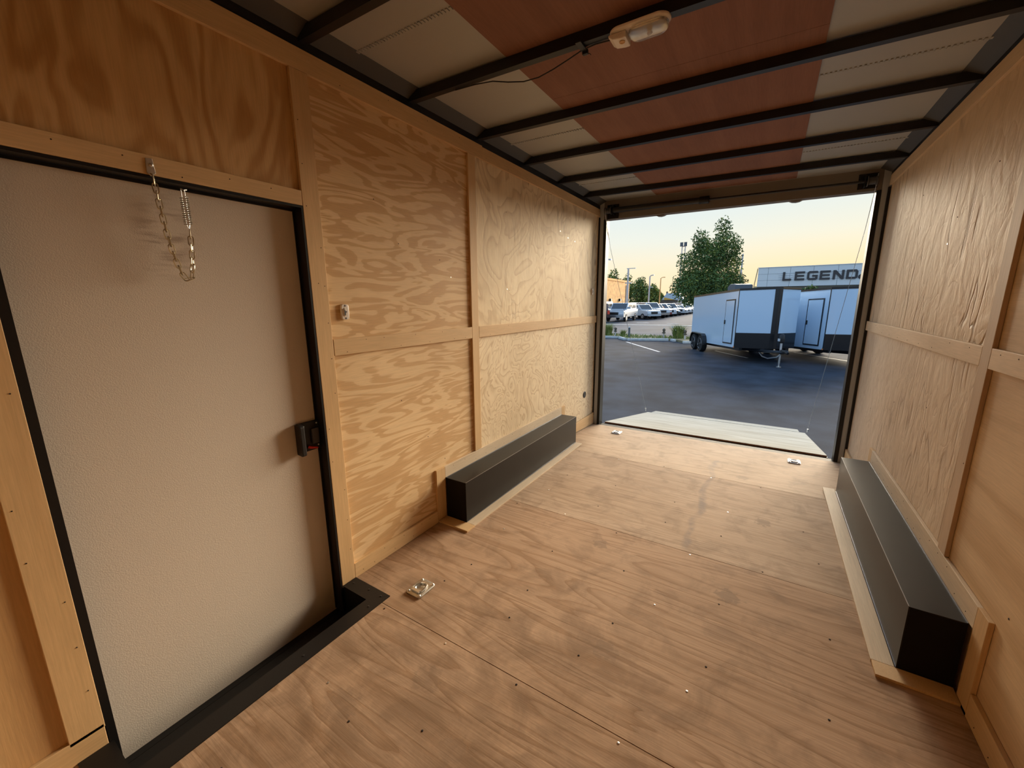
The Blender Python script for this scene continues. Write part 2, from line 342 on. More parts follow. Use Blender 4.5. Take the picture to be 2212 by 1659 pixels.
# --- left wall: outer skin behind, panels and battens proud of it, hole for the door
wl = MB()
DY0, DY1, DZ0, DZ1 = -4.495, -3.595, -.15, 1.875
wl.box(-.075, -.030, YF, DY0, -.30, 2.62); wl.box(-.075, -.030, DY1, .12, -.30, 2.62)
wl.box(-.075, -.030, DY0, DY1, DZ1, 2.62); wl.box(-.075, -.030, DY0, DY1, -.30, DZ0)
wall_left = tag(wl.build('wall_left', 'black_steel'), 'left trailer wall lined with fir plywood panels and battens', 'wall', **S)
def lp(mat, y0, y1, z0, z1, name='plywood_panel'): return B(name, mat, wall_left, -.0295, -T, y0, y1, z0, z1)
lp('ply_bay', DY1, -2.39, 1.25, 2.49); lp('ply_bay_low', DY1, -2.39, -.02, 1.249)
lp('ply_rear', -2.389, .015, 1.25, 2.485); lp('ply_rear_low', -2.389, .015, -.10, 1.249)
lp('ply_over_door', YF, DY1-.001, DZ1, 2.49); lp('ply_near', YF, DY0, -.02, DZ1-.001)
def lb(mat, y0, y1, z0, z1): return B('batten', mat, wall_left, -T+.0005, 0, y0, y1, z0, z1, .0015)
lb('batten', DY1, -3.515, 0.005, 2.409)                    # beside the door
lb('batten', -2.429, -2.352, .372, 2.409)
lb('batten', -4.578, DY0, .072, 1.868)                     # near side of the door
lb('batten_h', YF+.1, -2.266, 2.41, 2.495); lb('batten_h', -2.265, .012, 2.41, 2.488)
lb('batten_h', YF+.1, DY1-.002, DZ1, 1.936)                # over the door
lb('batten_h', -3.512, -2.431, 1.211, 1.290); lb('batten_h', -2.350, .008, 1.211, 1.290)
# round the wheel box
lb('batten_pale', -2.770, -.932, .292, .370); lb('batten', -2.855, -2.771, .012, .370); lb('batten', -.931, -.848, .012, .366)
bl = MB().box(-T+.0005, 0, -3.514, -2.857, 0, .085).build('baseboard_left', 'batten_h', None, .0015)
tag(bl, 'low fir baseboard along the left wall', 'baseboard', **S)
for y0, y1, dz in ((-.846, .012, .06), (YF+.1, -4.497, 0)):
    p = MB().hexa([(-T, y0, -.002), (0, y0, -.002), (0, y1, -.002-dz), (-T, y1, -.002-dz), (-T, y0, .085), (0, y0, .085), (0, y1, .085), (-T, y1, .085)]).build('batten', 'batten_h', bl, .0015)
# wall plate above the trim
B('wall_plate', 'black_rib', wall_left, -.029, -.006, YF, .10, 2.4905, 2.60)
# --- right wall
wr = MB().box(W+.030, W+.075, YF, .12, -.30, 2.62)
wall_right = tag(wr.build('wall_right', 'black_steel'), 'right trailer wall lined with rough fir plywood panels', 'wall', **S)
def rp(mat, y0, y1, z0, z1): return B('plywood_panel', mat, wall_right, W+T, W+.0295, y0, y1, z0, z1)
rp('ply_right', -2.375, .0, 1.235, 2.45); rp('ply_right_low', -2.375, .0, -.10, 1.234)
rp('ply_right_near', YF, -2.376, 1.235, 2.45); rp('ply_right_near', YF, -2.376, -.02, 1.234)
def rb_(mat, y0, y1, z0, z1): return B('batten', mat, wall_right, W, W+T-.0005, y0, y1, z0, z1, .0015)
rb_('batten_r', -2.415, -2.335, .384, 2.380); rb_('batten_rh', YF+.1, .0, 2.381, 2.457)
rb_('batten_rh', -2.334, -.005, 1.194, 1.273); rb_('batten_rh', YF+.1, -2.417, 1.194, 1.273)
rb_('batten_pale', -2.757, -.955, .292, .383); rb_('batten', -2.842, -2.758, .012, .385); rb_('batten', -.954, -.872, .012, .381)
br = MB().box(W, W+T-.0005, YF+.1, -2.844, 0, .095).build('baseboard_right', 'batten_h', None, .0015)
tag(br, 'low fir baseboard along the right wall', 'baseboard', **S)
MB().hexa([(W, -.870, -.002), (W+T, -.870, -.002), (W+T, 0, -.062), (W, 0, -.062), (W, -.870, .085), (W+T, -.870, .085), (W+T, 0, .085), (W, 0, .085)]).build('batten', 'batten_h', br, .0015)
B('wall_plate', 'black_rib', wall_right, W+.006, W+.029, YF, .10, 2.4575, 2.58)
# --- nose wall behind the camera
wf = tag(B('wall_front', 'ply_near', None, -.07, W+.07, YF-.05, YF, -.3, 2.62), 'plywood wall closing the nose of the trailer', 'wall', **S)
# --- floor
fl = MB().box(-.03, .0, YF, DY0, -.20, -.025).box(-.03, .0, DY1, -1.2, -.2, -.025)
fl.box(.20, W+.03, YF, -1.12, -.20, -.0225).box(0, .20, -3.575, -1.12, -.20, -.0225).box(0, .20, YF, -4.51, -.20, -.0225)
floor_ = tag(fl.build('floor', 'black_steel'), 'bare fir plywood sheets screwed down as the trailer floor', 'floor', **S)
G = .0017
ZF = lambda p, a: (p[0], p[1], a)
yA, yB, yC = -3.563, -2.331, -1.112
MB().prism([(0, yA+G), (0.2, -3.575+.0), (.2, yA+G), (W, yA+G), (W, yB-G), (0, yB-G)] if False else [(0, yA+G), (W, yA+G), (W, yB-G), (0, yB-G)], ZF, -.022, 0).build('plywood_sheet', 'floor_ply', floor_)
MB().prism([(0, yB+G), (W, yB+G), (W, yC-G), (0, yC-G)], ZF, -.022, 0).build('plywood_sheet', 'floor_ply_b', floor_)
MB().hexa([(0, yC+G, -.022), (W, yC+G, -.022), (W, .015, -.085), (0, .015, -.085), (0, yC+G, 0), (W, yC+G, 0), (W, .015, -.063), (0, .015, -.063)]).build('plywood_sheet', 'floor_ply_c', floor_)
MB().prism([(.2, -4.51), (.2, yA-G), (W, yA-G), (W, -4.782), (0, -4.782), (0, -4.51)], ZF, -.022, 0).build('plywood_sheet', 'floor_ply', floor_)
for k in range(3):
    y1 = -4.782-1.2192*k; MB().prism([(0, max(y1-1.2192, YF)+G), (W, max(y1-1.2192, YF)+G), (W, y1-G), (0, y1-G)], ZF, -.022, 0).build('plywood_sheet', 'floor_ply_b', floor_)
# pale strips on the floor round the wheel boxes
def fs(mat, x0, x1, y0, y1): return B('floor_strip', mat, floor_, x0, x1, y0, y1, .0003, .011, .001)
fs('batten_pale', .174, .240, -2.770, -.930); fs('batten', .0, .243, -2.854, -2.771)
fs('batten_pale', 2.249, 2.322, -2.728, -.890); fs('batten', 2.251, W, -2.808, -2.729)
# screws and holes in the floor
def disc(name, mat, r, h=.0016):
    return MB().lathe([(r, 0), (r, h*.6), (r*.6, h), (.0001, h)], 10).build(name, mat, floor_)
s0 = disc('screw', 'zinc', .0045); h0 = disc('screw', 'hole', .0042)
spots = []
for yy in (yA, yB, yC):
    for i in range(6):
        spots.append((.32+i*.385+random.uniform(-.03, .03), yy+random.choice((-.022, .02)), i % 2))
for yy in (-1.72, -2.05, -2.72, -3.08, -3.30, -3.95, -4.3):
    for i in range(5): spots.append((.42+i*.42+random.uniform(-.05, .05), yy+random.uniform(-.05, .05), random.random() < .22))
for i, (x, y, b_) in enumerate(spots):
    if x > 2.2: continue
    c = inst(s0 if b_ else h0, floor_, (x, y, 0))
s0.location = (1.42, -2.87, 0); h0.location = (.63, -4.02, 0)
# nails in the battens
nl = MB().lathe([(.0020, 0), (.0020, .0008), (.0001, .0008)], 8).build('nail', 'hole', wall_left)
nl.location = (.0003, -3.56, 1.55); nl.rotation_euler = (0, math.pi/2, 0)
for y0, y1, z0, z1, n, ver in ((-3.595, -3.515, .1, 2.3, 13, 1), (-4.578, -4.497, .15, 1.8, 10, 1), (-3.5, -2.45, 1.211, 1.29, 9, 0), (-2.34, -.05, 1.211, 1.29, 9, 0), (-4.4, -3.65, 1.875, 1.93, 5, 0), (-2.75, -.95, .3, .365, 14, 0), (-3.5, -2.9, .01, .08, 8, 0), (-3.5, -.1, 2.415, 2.485, 12, 0)):
    for i in range(n):
        t = (i+.5)/n
        y, z = ((random.choice((y0+.015, y1-.015)), z0+(z1-z0)*t) if ver else (y0+(y1-y0)*t, random.choice((z0+.013, z1-.013))))
        inst(nl, wall_left, (.0003, y, z))
nr = MB().lathe([(.0022, 0), (.0022, .0008), (.0001, .0008)], 8).build('nail', 'hole', wall_right)
nr.location = (W-.0003, -2.40, .8); nr.rotation_euler = (0, -math.pi/2, 0)
for y0, y1, z0, z1, n in ((-2.33, -.05, 1.2, 1.268, 10), (-3.6, -2.43, 1.2, 1.268, 9), (-2.74, -.97, .3, .375, 16), (-3.4, -2.86, .01, .09, 5)):
    for i in range(n): inst(nr, wall_right, (W-.0003, y0+(y1-y0)*(i+.5)/n, random.choice((z0+.012, z1-.012))))
for y, z in ((-2.06, 2.02), (-1.69, 1.86), (-1.0, 2.1), (-1.2, .8), (-.6, .62), (-1.8, .9), (-3.0, .75), (-2.9, .45)):
    inst(nr, wall_right, (W+T-.0003, y, z), scale=(1.6, 1.6, 1))
for y, z in ((-3.2, 1.98), (-3.05, 1.78), (-2.72, 1.72), (-1.95, 2.13), (-1.35, 2.05), (-1.92, 1.55), (-1.3, 1.5), (-.85, 1.5), (-.75, 1.49), (-1.6, 1.38), (-3.1, .9), (-2.9, .62), (-2.75, .32+.1), (-1.5, .62), (-1.9, .55)):
    inst(nl, wall_left, (-T+.0003, y, z), scale=(1.5, 1.5, 1))
gl = MB().lathe([(.0045, 0), (.0045, .0008), (.0001, .0008)], 8).build('staple', 'zinc', wall_left); gl.location = (-T+.0003, -.82, 2.08); gl.rotation_euler = (0, math.pi/2, 0)
for y, z in ((-.65, 2.065), (-1.0, 2.12), (-1.95, 1.56), (-2.62, 1.62)): inst(gl, wall_left, (-T+.0003, y, z))
g2 = MB().lathe([(.005, 0), (.005, .0008), (.0001, .0008)], 8).build('staple', 'zinc', wall_right); g2.location = (W+T-.0003, -1.55, 2.16); g2.rotation_euler = (0, -math.pi/2, 0)
inst(g2, wall_right, (W+T-.0003, -1.62, 1.74))
# --- ceiling: metal skin, red plywood in the middle, black roof bows under it
def slab(x0, x1, y0, y1, lo, hi): return MB().hexa([(x0, y0, zr(x0)+lo), (x1, y0, zr(x1)+lo), (x1, y1, zr(x1)+lo), (x0, y1, zr(x0)+lo), (x0, y0, zr(x0)+hi), (x1, y0, zr(x1)+hi), (x1, y1, zr(x1)+hi), (x0, y1, zr(x0)+hi)])
ceiling = tag(slab(-.07, W+.07, YF-.05, .12, .052, .10).build('ceiling', 'skin_metal'), 'grey sheet metal trailer roof with black bows and red plywood', 'ceiling', **S)
k = 0
for j in range(4):
    a = -.02-2.44*j; b_ = max(a-2.438, YF)
    slab(.622, 1.842, b_, a, .0455, .0515).build('plywood_panel', 'luan', ceiling)
for xa, za, xb, zb2 in ((-.0055, 2.534, .07, zr(.07)+.0515), (W+.0055, 2.486, W-.07, zr(W-.07)+.0515)):
    MB().hexa([(xa, YF, za), (xb, YF, zb2), (xb, .018, zb2), (xa, .018, za), (xa, YF, za+.002), (xb, YF, zb2+.0004), (xb, .018, zb2+.0004), (xa, .018, za+.002)]).build('roof_cove', 'cove_shade_metal', ceiling)
RIBS = [-.462-.612*i for i in range(10)]
for y in RIBS: slab(-.005, W+.005, y-.018, y+.018, 0., .045).build('roof_bow', 'black_rib', ceiling)
# lapped seams in the skin: a thin raised lap with a row of rivets each side of the plywood
for y in (-.74, -1.98, -3.28, -4.5):
    for x0, x1 in ((.02, .620), (1.844, W-.02)):
        slab(x0, x1, y-.010, y+.012, .0512, .0522).build('roof_seam', 'skin_metal', ceiling)
        mbs = MB()
        nrv = int((x1-x0)/.018)
        for i in range(nrv):
            x = x0+(i+.5)*(x1-x0)/nrv; mbs.box(x-.0045, x+.0045, y-.026, y-.008, zr(x)+.0475, zr(x)+.0522)
        tag(mbs.build('seam_stitch', 'skin_metal', ceiling), kind='stuff')
# --- rear frame
wall_rear = MB()
wall_rear.box(-.075, .0455, .02, .12, -.30, 2.62)
wall_rear = tag(wall_rear.build('wall_rear', 'post_grey', None, .002), 'grey rear door frame of the trailer around the open ramp', 'wall', **S)
B('post', 'post_grey', wall_rear, 2.4475, W+.075, .02, .12, -.30, 2.62, .002)
MB().hexa([(.046, .022, 2.372), (2.447, .022, 2.354), (2.447, .12, 2.354), (.046, .12, 2.372), (.046, .022, 2.60), (2.447, .022, 2.60), (2.447, .12, 2.60), (.046, .12, 2.60)]).build('header', 'header_paint', wall_rear, .002)
B('door_seal', 'black_steel', wall_rear, .046, .079, .014, .119, -.075, 2.3715); B('door_seal', 'black_steel', wall_rear, 2.4145, 2.447, .014, .119, -.075, 2.3535)
B('sill', 'box_dark', wall_rear, .0735, 2.4205, .0165, .118, -.20, -.072)
B('corner_seal', 'black_steel', wall_rear, W-.003, W+.02, .001, .0195, .0, 2.37)
B('corner_seal', 'black_steel', wall_rear, -.02, .002, .0155, .0195, .05, 2.40)
# hinge humps under the header
for x in (.66, 1.86):
    MB().prism([(-.055, 0), (-.03, -.012), (.0, -.016), (.03, -.012), (.055, 0)], lambda p, a, x=x: (x+p[0], a, 2.373-.0077*(x-.073)+p[1]), .06, .119).build('hinge_cover', 'header_paint', wall_rear)

# ------------------------------------------------------------------ side door, step well
door = tag(B('door_1', 'door_skin', None, -.0745, -.060, DY0+.003, DY1-.003, -.150, DZ1-.012), 'closed white textured side door with black latch', 'door', **S)
for a in ((-.0745, -.001, DY1-.0095, DY1-.0005, -.148, DZ1-.001), (-.0745, -.001, DY0+.0005, DY0+.022, -.148, DZ1-.001)): B('door_frame', 'black_steel', door, *a)
B('door_frame', 'black_steel', door, -.0745, -.001, DY0+.0225, DY1-.010, DZ1-.0105, DZ1-.001)
B('door_gasket', 'black_steel', door, -.0599, -.055, DY0+.023, DY1-.011, DZ1-.020, DZ1-.011); B('door_gasket', 'black_steel', door, -.0599, -.055, DY1-.017, DY1-.010, -.14, DZ1-.021)
# latch
lt = MB().prism([(-.055, -.072), (.045, -.072), (.052, -.066), (.052, .064), (.045, .072), (-.055, .072)], lambda p, a: (a, -3.655+p[0], .838+p[1]), -.0598, -.048).build('latch', 'black_plastic', door, .003)
MB().prism([(-.0599, -.076), (-.020, -.080), (-.012, -.074), (-.012, .062), (-.020, .070), (-.040, .074), (-.0599, .070)], lambda p, a: (p[0], a, .838+p[1]), -3.716, -3.694).build('handle', 'black_plastic', lt, .004)
B('lever', 'grey_plastic', lt, -.0479, -.034, -3.648, -3.612, .800, .875, .004)
MB().tube([(-.044, -3.668, .790), (-.038, -3.660, .786), (-.033, -3.643, .782), (-.032, -3.628, .777)], [.007, .007, .005, .004], 8).build('lock_knob', 'red_plastic', lt, smooth=True)
for y, z in ((-3.614, .896), (-3.614, .786), (-3.680, .892)): MB().lathe([(.004, 0), (.004, .002), (.001, .003)], 10, Matrix.Translation((-.0479, y, z)) @ Matrix.Rotation(math.pi/2, 4, 'Y')).build('screw', 'zinc', lt)
# step well (sunk black pan with a flange on the floor)
sw = empty('step_well', (0, 0, 0), label='black steel step well sunk in the floor at the side door', cat='step')
B('pan', 'black_steel', sw, -.0285, .199, DY0+.002, -3.578, -.168, -.150)
B('riser', 'black_steel', sw, .188, .199, DY0+.002, -3.578, -.1495, .0002); B('riser', 'black_steel', sw, .0005, .187, -3.590, -3.579, -.1495, .0002); B('riser', 'black_steel', sw, .0005, .187, DY0+.002, -4.484, -.1495, .0002)
MB().prism([(.186, -4.572), (.268, -4.572), (.268, -3.513), (.186, -3.593)], ZF, .0005, .0045).build('flange', 'black_steel', sw)
MB().prism([(.0008, -3.5935), (.1855, -3.5935), (.267, -3.5125), (.0008, -3.5125)], ZF, .0005, .0042).build('flange', 'black_steel', sw)
MB().prism([(.0008, -4.572), (.1855, -4.572), (.1855, -4.486), (.0008, -4.486)], ZF, .0005, .0042).build('flange', 'black_steel', sw)
B('ridge', 'black_steel', sw, .118, .124, DY0+.03, -3.60, -.1499, -.142); B('ridge', 'black_steel', sw, .06, .066, DY0+.03, -3.60, -.1499, -.142)
for x, y in ((.14, -3.54), (.23, -3.54), (.235, -3.62), (.235, -3.95), (.03, -3.55)): MB().lathe([(.005, 0), (.005, .002), (.001, .003)], 10, Matrix.Translation((x, y, .0043))).build('screw', 'black_plastic', sw)

# ------------------------------------------------------------------ wheel boxes
def wheel_box(x0, x1, y0, y1, sgn, label):
    e = empty('wheel_box', ((x0+x1)/2, (y0+y1)/2, 0), label=label, cat='wheel box', group='wheel boxes along the walls')
    cx, cyy = e.location.x, e.location.y; h = .2906; t = .004
    L = lambda a, b2, c, d, e1, f1: (a-cx, b2-cx, c-cyy, d-cyy, e1, f1)
    xin, xw = (x1, x0) if sgn > 0 else (x0, x1)
    B('top_panel', 'box_steel', e, *L(x0, x1, y0, y1, h-t, h))
    fx = (x1-t, x1) if sgn > 0 else (x0, x0+t)
    B('side_panel', 'box_steel', e, *L(*fx, y0, y1, .0006, h-t-.0005))
    ix = (x0, x1-t-.0005) if sgn > 0 else (x0+t+.0005, x1)
    B('end_panel', 'box_dark', e, *L(*ix, y0, y0+t, .0006, h-t-.0005)); B('end_panel', 'box_dark', e, *L(*ix, y1-t, y1, .0006, h-t-.0005))  # ends in a darker black than the box, their shade put into the colour
    ex = (x1-.0012, x1+.0012) if sgn > 0 else (x0-.0012, x0+.0012)
    B('edge_lip', 'bare_edge', e, *L(*ex, y0, y1, h+.0002, h+.0028))
    wx = (x0+.0005, x0+.0035) if sgn > 0 else (x1-.0035, x1-.0005)
    B('wall_lip', 'bare_edge', e, *L(*wx, y0, y1, h+.0002, h+.0025))
    bx = (x1+.0002, x1+.0022) if sgn > 0 else (x0-.0022, x0-.0002)
    B('base_lip', 'bare_edge', e, *L(*bx, y0, y1, .0008, .0135))
    return e
wheel_box(.0005, .171, -2.766, -.938, 1, 'long black steel wheel box against the left wall')
wheel_box(2.326, W-.0005, -2.727, -.936, -1, 'long black steel wheel box against the right wall')

# ------------------------------------------------------------------ floor tie-down rings
def tie_down():
    e = empty('tie_down_ring')
    w_, d_ = .050, .062
    # plate with rounded corners and a recessed dish
    n = 40; out = []; inn = []
    for i in range(n):
        a = 2*math.pi*i/n; c, s = math.cos(a), math.sin(a)
        out.append((w_*math.copysign(abs(c)**.28, c), d_*math.copysign(abs(s)**.28, s))); inn.append((.031*c, .034*s+.006))
    prof = [(out, .0005), (out, .0070), ([(x*.965, y*.965) for x, y in out], .0085), ([(x*1.10, (y-.006)*1.10+.006) for x, y in inn], .0088), (inn, .0080), ([(x*.90, (y-.006)*.90+.006) for x, y in inn], .0035), ([(x*.72, (y-.006)*.72+.006) for x, y in inn], .0012), ([(x*.3, (y-.006)*.3+.006) for x, y in inn], .0008)]
    mb = MB(); vs = [(x, y, z) for ring, z in prof for x, y in ring]; f = []
    for r in range(len(prof)-1):
        for j in range(n): f.append((r*n+j, r*n+(j+1) % n, (r+1)*n+(j+1) % n, (r+1)*n+j))
    f.append(tuple((len(prof)-1)*n+j for j in range(n))); f.append(tuple(range(n))[::-1]); mb.add(vs, f)
    mb.build('plate', 'zinc_dull', e, smooth=True)
    MB().tube([(-.030, -.026, .0145), (-.012, -.031, .015), (.012, -.031, .015), (.030, -.026, .0145), (.031, .004, .0135), (.022, .026, .0125), (0, .035, .012), (-.022, .026, .0125), (-.031, .004, .0135)], .0042, 8, closed=True).build('ring', 'zinc', e, smooth=True)
    MB().box(-.026, .026, -.042, -.024, .0090, .0190).build('clip', 'zinc', e, .002)
    for sx in (-1, 1):
        for sy2 in (-1, 1): MB().lathe([(.0085, .0082), (.0085, .0098), (.0065, .0128), (.0025, .0140), (.0001, .0142)], 14, Matrix.Translation((sx*.037, sy2*.049, 0))).build('bolt', 'zinc', e, smooth=True)
    return e
td = tie_down(); td.location = (.362, -3.392, .0005)
tag(td, 'zinc tie-down ring plate in the floor next to the step well', 'tie-down', 'recessed floor tie-downs')
sl = -math.atan(.063/1.127)
for x, y, lb_ in ((.385, -.235, 'zinc tie-down ring plate by the ramp, at the left end'), (2.095, -.225, 'zinc tie-down ring plate by the ramp, near the right wheel box')):
    c = copy_tree(td); c.location = (x, y, -.063*(y-yC)/1.127+.0008); c.rotation_euler = (sl, 0, math.pi/2 if False else 0); c['label'] = lb_
    c.rotation_euler = (sl, 0, 0)

# ------------------------------------------------------------------ ramp door
ramp_ = empty('ramp_door', (1.245, .15, -.06), label='open plywood ramp door lying down to the asphalt behind the trailer', cat='ramp')
ry0, rz0, ry1, rz1 = .18, -.064, 2.49, -.490
sl2 = (rz1-rz0)/(ry1-ry0)
def rslab(x0, x1, y0, y1, lo, hi):
    f = lambda x, y, d: (x-1.245, y-.15, rz0+sl2*(y-ry0)+d+.06)
    return MB().hexa([f(x0, y0, lo), f(x1, y0, lo), f(x1, y1, lo), f(x0, y1, lo), f(x0, y0, hi), f(x1, y0, hi), f(x1, y1, hi), f(x0, y1, hi)])
rslab(.095, 2.385, ry0+.003, ry1, -.018, 0).build('ramp_board', 'ramp_ply', ramp_)
rslab(.0955, 2.3845, ry0-.001, ry0+.0025, -.018, -.001).build('board_edge', 'ply_edge', ramp_)
rslab(.088, 2.392, ry0-.012, ry1+.01, -.060, -.0185).build('ramp_frame', 'black_steel', ramp_)
fp = lambda x, y, z: (x-1.245, y-.15, z+.06)
MB().hexa([fp(.15, 2.53, -.511), fp(2.32, 2.53, -.511), fp(2.32, 2.87, -.567), fp(.15, 2.87, -.567), fp(.15, 2.53, -.496), fp(2.32, 2.53, -.496), fp(2.32, 2.87, -.552), fp(.15, 2.87, -.552)]).build('ramp_flap', 'ramp_ply', ramp_)
MB().cyl((.2-1.245, 2.513-.15, -.508+.06), (2.28-1.245, 2.513-.15, -.508+.06), .009, 8).build('flap_hinge', 'black_steel', ramp_)
MB().cyl((.1-1.245, .142-.15, -.100+.06), (2.38-1.245, .142-.15, -.100+.06), .012, 10).build('hinge', 'box_dark', ramp_)
for x, s_ in ((.075, -1), (2.405, 1)):
    MB().tube([(x-1.245, 2.40-.15, -.45+.06), (x-1.245, 2.40-.15, -.40+.06)], .008, 8).build('cable_eye', 'zinc', ramp_)
# ramp spring on the header
rs = empty('ramp_spring', (1.2, -.04, 2.45), label='dark ramp spring tube and cable drums fixed under the header', cat='spring')
ZS = lambda x: 2.452-.013*(x-.2)/1.0
o_ = (1.2, -.04, 2.45)
def rl(*p): return tuple(a-b2 for a, b2 in zip(p, o_))
MB().cyl(rl(.17, -.035, ZS(.17)), rl(1.05, -.035, ZS(1.05)), .029, 16).build('spring_tube', 'black_plastic', rs, smooth=True)
MB().cyl(rl(1.05, -.035, ZS(1.05)), rl(1.14, -.035, ZS(1.14)), .036, 16).build('winding_cone', 'black_steel', rs, .004, smooth=True)
MB().cyl(rl(1.14, -.035, ZS(1.14)), rl(2.34, -.035, ZS(2.34)), .010, 10).build('rod', 'black_plastic', rs, smooth=True)
for x0, x1 in ((.082, .215), (2.285, 2.412)):
    MB().box(x0-o_[0], x1-o_[0], .012-o_[1], .0195-o_[1], 2.375-o_[2], ZS(x0)+.070-o_[2]).build('bracket', 'black_steel', rs, .002)
for x0, x1 in ((.075, .150), (2.335, 2.405)):
    MB().lathe([(.042, 0), (.042, .008), (.030, .014), (.030, x1-x0-.014), (.042, x1-x0-.008), (.042, x1-x0)], 20, Matrix.Translation(rl(x0, -.035, ZS(x0))) @ Matrix.Rotation(math.pi/2, 4, 'Y')).build('drum', 'grey_plastic', rs, .001, smooth=True)
for x0, x1 in ((.168, .176), (2.318, 2.326)):
    MB().box(x0-o_[0], x1-o_[0], -.065-o_[1], .012-o_[1], ZS(x0)-.045-o_[2], ZS(x0)+.05-o_[2]).build('bearing_plate', 'black_steel', rs)
for x, xe, lb_ in ((.088, .075, 'thin steel ramp cable hanging at the left side of the opening'), (2.398, 2.405, 'thin steel ramp cable hanging at the right side of the opening')):
    c = MB().tube([(x, -.066, 2.47), (x, -.068, 2.44), (x, -.055, 2.40), (xe+.0, .20, 2.07), (xe, 2.40, -.402)], .0022, 6).build('ramp_cable', 'zinc')
    tag(c, lb_, 'cable', 'ramp cables')

# ------------------------------------------------------------------ dome light and its wire
dl = empty('dome_light', (1.222, -2.912, 2.4945), label='oval dome light with clear lens on the second roof bow', cat='ceiling lamp')
def capsule(x0, x1, hw, zt, zb, mid, name, mat, e, inset=.0):
    n = 36; ring = lambda k, z: [((x1-hw*1.0 if math.cos(a) > 0 else x0+hw*1.0)+hw*k*math.cos(a), hw*k*math.sin(a), z) for a in [2*math.pi*(i+.5)/n for i in range(n)]]
    rings = [ring(1, zt), ring(1, zt-(zt-zb)*.35), ring(.93, zt-(zt-zb)*.65), ring(.75, zt-(zt-zb)*.9), ring(.45, zb)]
    vs = [v for r in rings for v in r]; f = []
    for r in range(len(rings)-1):
        for j in range(n): f.append((r*n+j, r*n+(j+1) % n, (r+1)*n+(j+1) % n, (r+1)*n+j))
    f.append(tuple((len(rings)-1)*n+j for j in range(n))); f.append(tuple(range(n))[::-1])
    return MB().add(vs, f).build(name, mat, e, smooth=True)
capsule(-.115, .115, .047, .001, -.014, 0, 'base', 'white_plastic', dl)
capsule(-.040, .108, .042, -.0145, -.040, 0, 'lens', 'lens', dl)
MB().prism([(-.112, -.0142), (-.112, -.022), (-.095, -.034), (-.062, -.039), (-.043, -.039), (-.043, -.0142)], lambda p, a: (p[0], a, p[1]), -.036, .036).build('switch_cover', 'white_plastic', dl, .006)
MB().lathe([(.011, 0), (.011, .003), (.008, .003), (.0075, .001), (.0001, .001)], 16, Matrix.Translation((-.062, -.012, -.0395)) @ Matrix.Rotation(math.pi, 4, 'X')).build('button', 'batten', dl)
MB().lathe([(.004, 0), (.009, .006), (.009, .014), (.004, .020)], 12, Matrix.Translation((.03, .0, -.030)) @ Matrix.Rotation(math.pi/2, 4, 'Y')).build('bulb', 'zinc', dl, smooth=True)
MB().box(-.03, .10, -.028, .028, -.0200, -.0150).build('reflector', 'zinc', dl)
zb_ = lambda x: zr(x)
wp = []
for x, dy, dz in ((.30, -.012, -.004), (.42, -.008, -.006), (.52, 0, -.012), (.60, .012, -.030), (.68, .02, -.044), (.76, .02, -.046), (.84, .012, -.036), (.92, .004, -.020), (.98, -.004, -.008), (1.04, -.006, -.004), (1.10, -.004, -.006)): wp.append((x, -2.91+.02+dy, zb_(x)+dz))
tag(MB().tube(wp, .0028, 6).build('lamp_wire', 'wire_black', None, smooth=True), 'thin black wire sagging under the roof bow to the lamp', 'wire')
ct = empty('cable_tie', (.985, -2.905, zb_(.985)-.006), label='black cable tie holding the lamp wire to the bow', cat='cable tie')
MB().box(-.012, .012, -.050, .028, -.004, .002).build('strap', 'wire_black', ct, .001); MB().box(-.010, .014, .020, .034, -.014, .004).build('lock_head', 'wire_black', ct, .002); MB().tube([(.004, .03, -.006), (.02, .035, -.012), (.026, .03, -.02)], .0015, 6).build('tail', 'wire_black', ct)

# ------------------------------------------------------------------ small fittings on the walls
def rocker(name, x, y, z, label, rot):
    e = empty(name, (x, y, z), label=label, cat='switch')
    pl = [(math.copysign(abs(math.cos(a))**.45, math.cos(a))*.021, math.copysign(abs(math.sin(a))**.35, math.sin(a))*.037) for a in [2*math.pi*i/32 for i in range(32)]]
    MB().prism(pl, lambda p, a: (a, p[0], p[1]), .0003, .014).build('plate', 'white_plastic', e, .003)
    MB().prism([(p[0]*.62, p[1]*.55) for p in pl], lambda p, a: (a, p[0]+.003, p[1]), .0142, .0175).build('rocker', 'white_plastic', e, .0015)
    MB().prism([(-.008, -.016), (-.002, -.016), (.0, -.004), (.007, .001), (.004, .004), (-.003, .006), (-.007, .016), (-.010, .010)], lambda p, a: (a, p[0], p[1]), .0176, .0184).build('mark', 'grey_plastic', e)
    for zz in (-.030, .030): MB().lathe([(.0045, 0), (.0045, .001), (.0001, .0014)], 12, Matrix.Translation((.0141, 0, zz)) @ Matrix.Rotation(math.pi/2, 4, 'Y')).build('screw', 'grey_plastic', e)
    return e
rocker('light_switch', -T, -3.431, 1.418, 'small white light switch on the plywood beside the side door', 0)
rocker('light_switch', -T, -.135, 1.570, 'small white switch on the plywood next to the rear post', 0)
ve = empty('side_vent', (-T, -.269, .370), label='round black vent low on the left wall by the ramp', cat='vent')
MB().lathe([(.040, .0003), (.040, .004), (.034, .007), (.031, .007), (.029, .003)], 24, Matrix.Rotation(math.pi/2, 4, 'Y')).build('rim', 'black_plastic', ve, smooth=True)
for z in (-.016, 0, .016): MB().box(.0045, .0075, -.026, .026, z-.003, z+.003).build('slat', 'grey_plastic', ve)

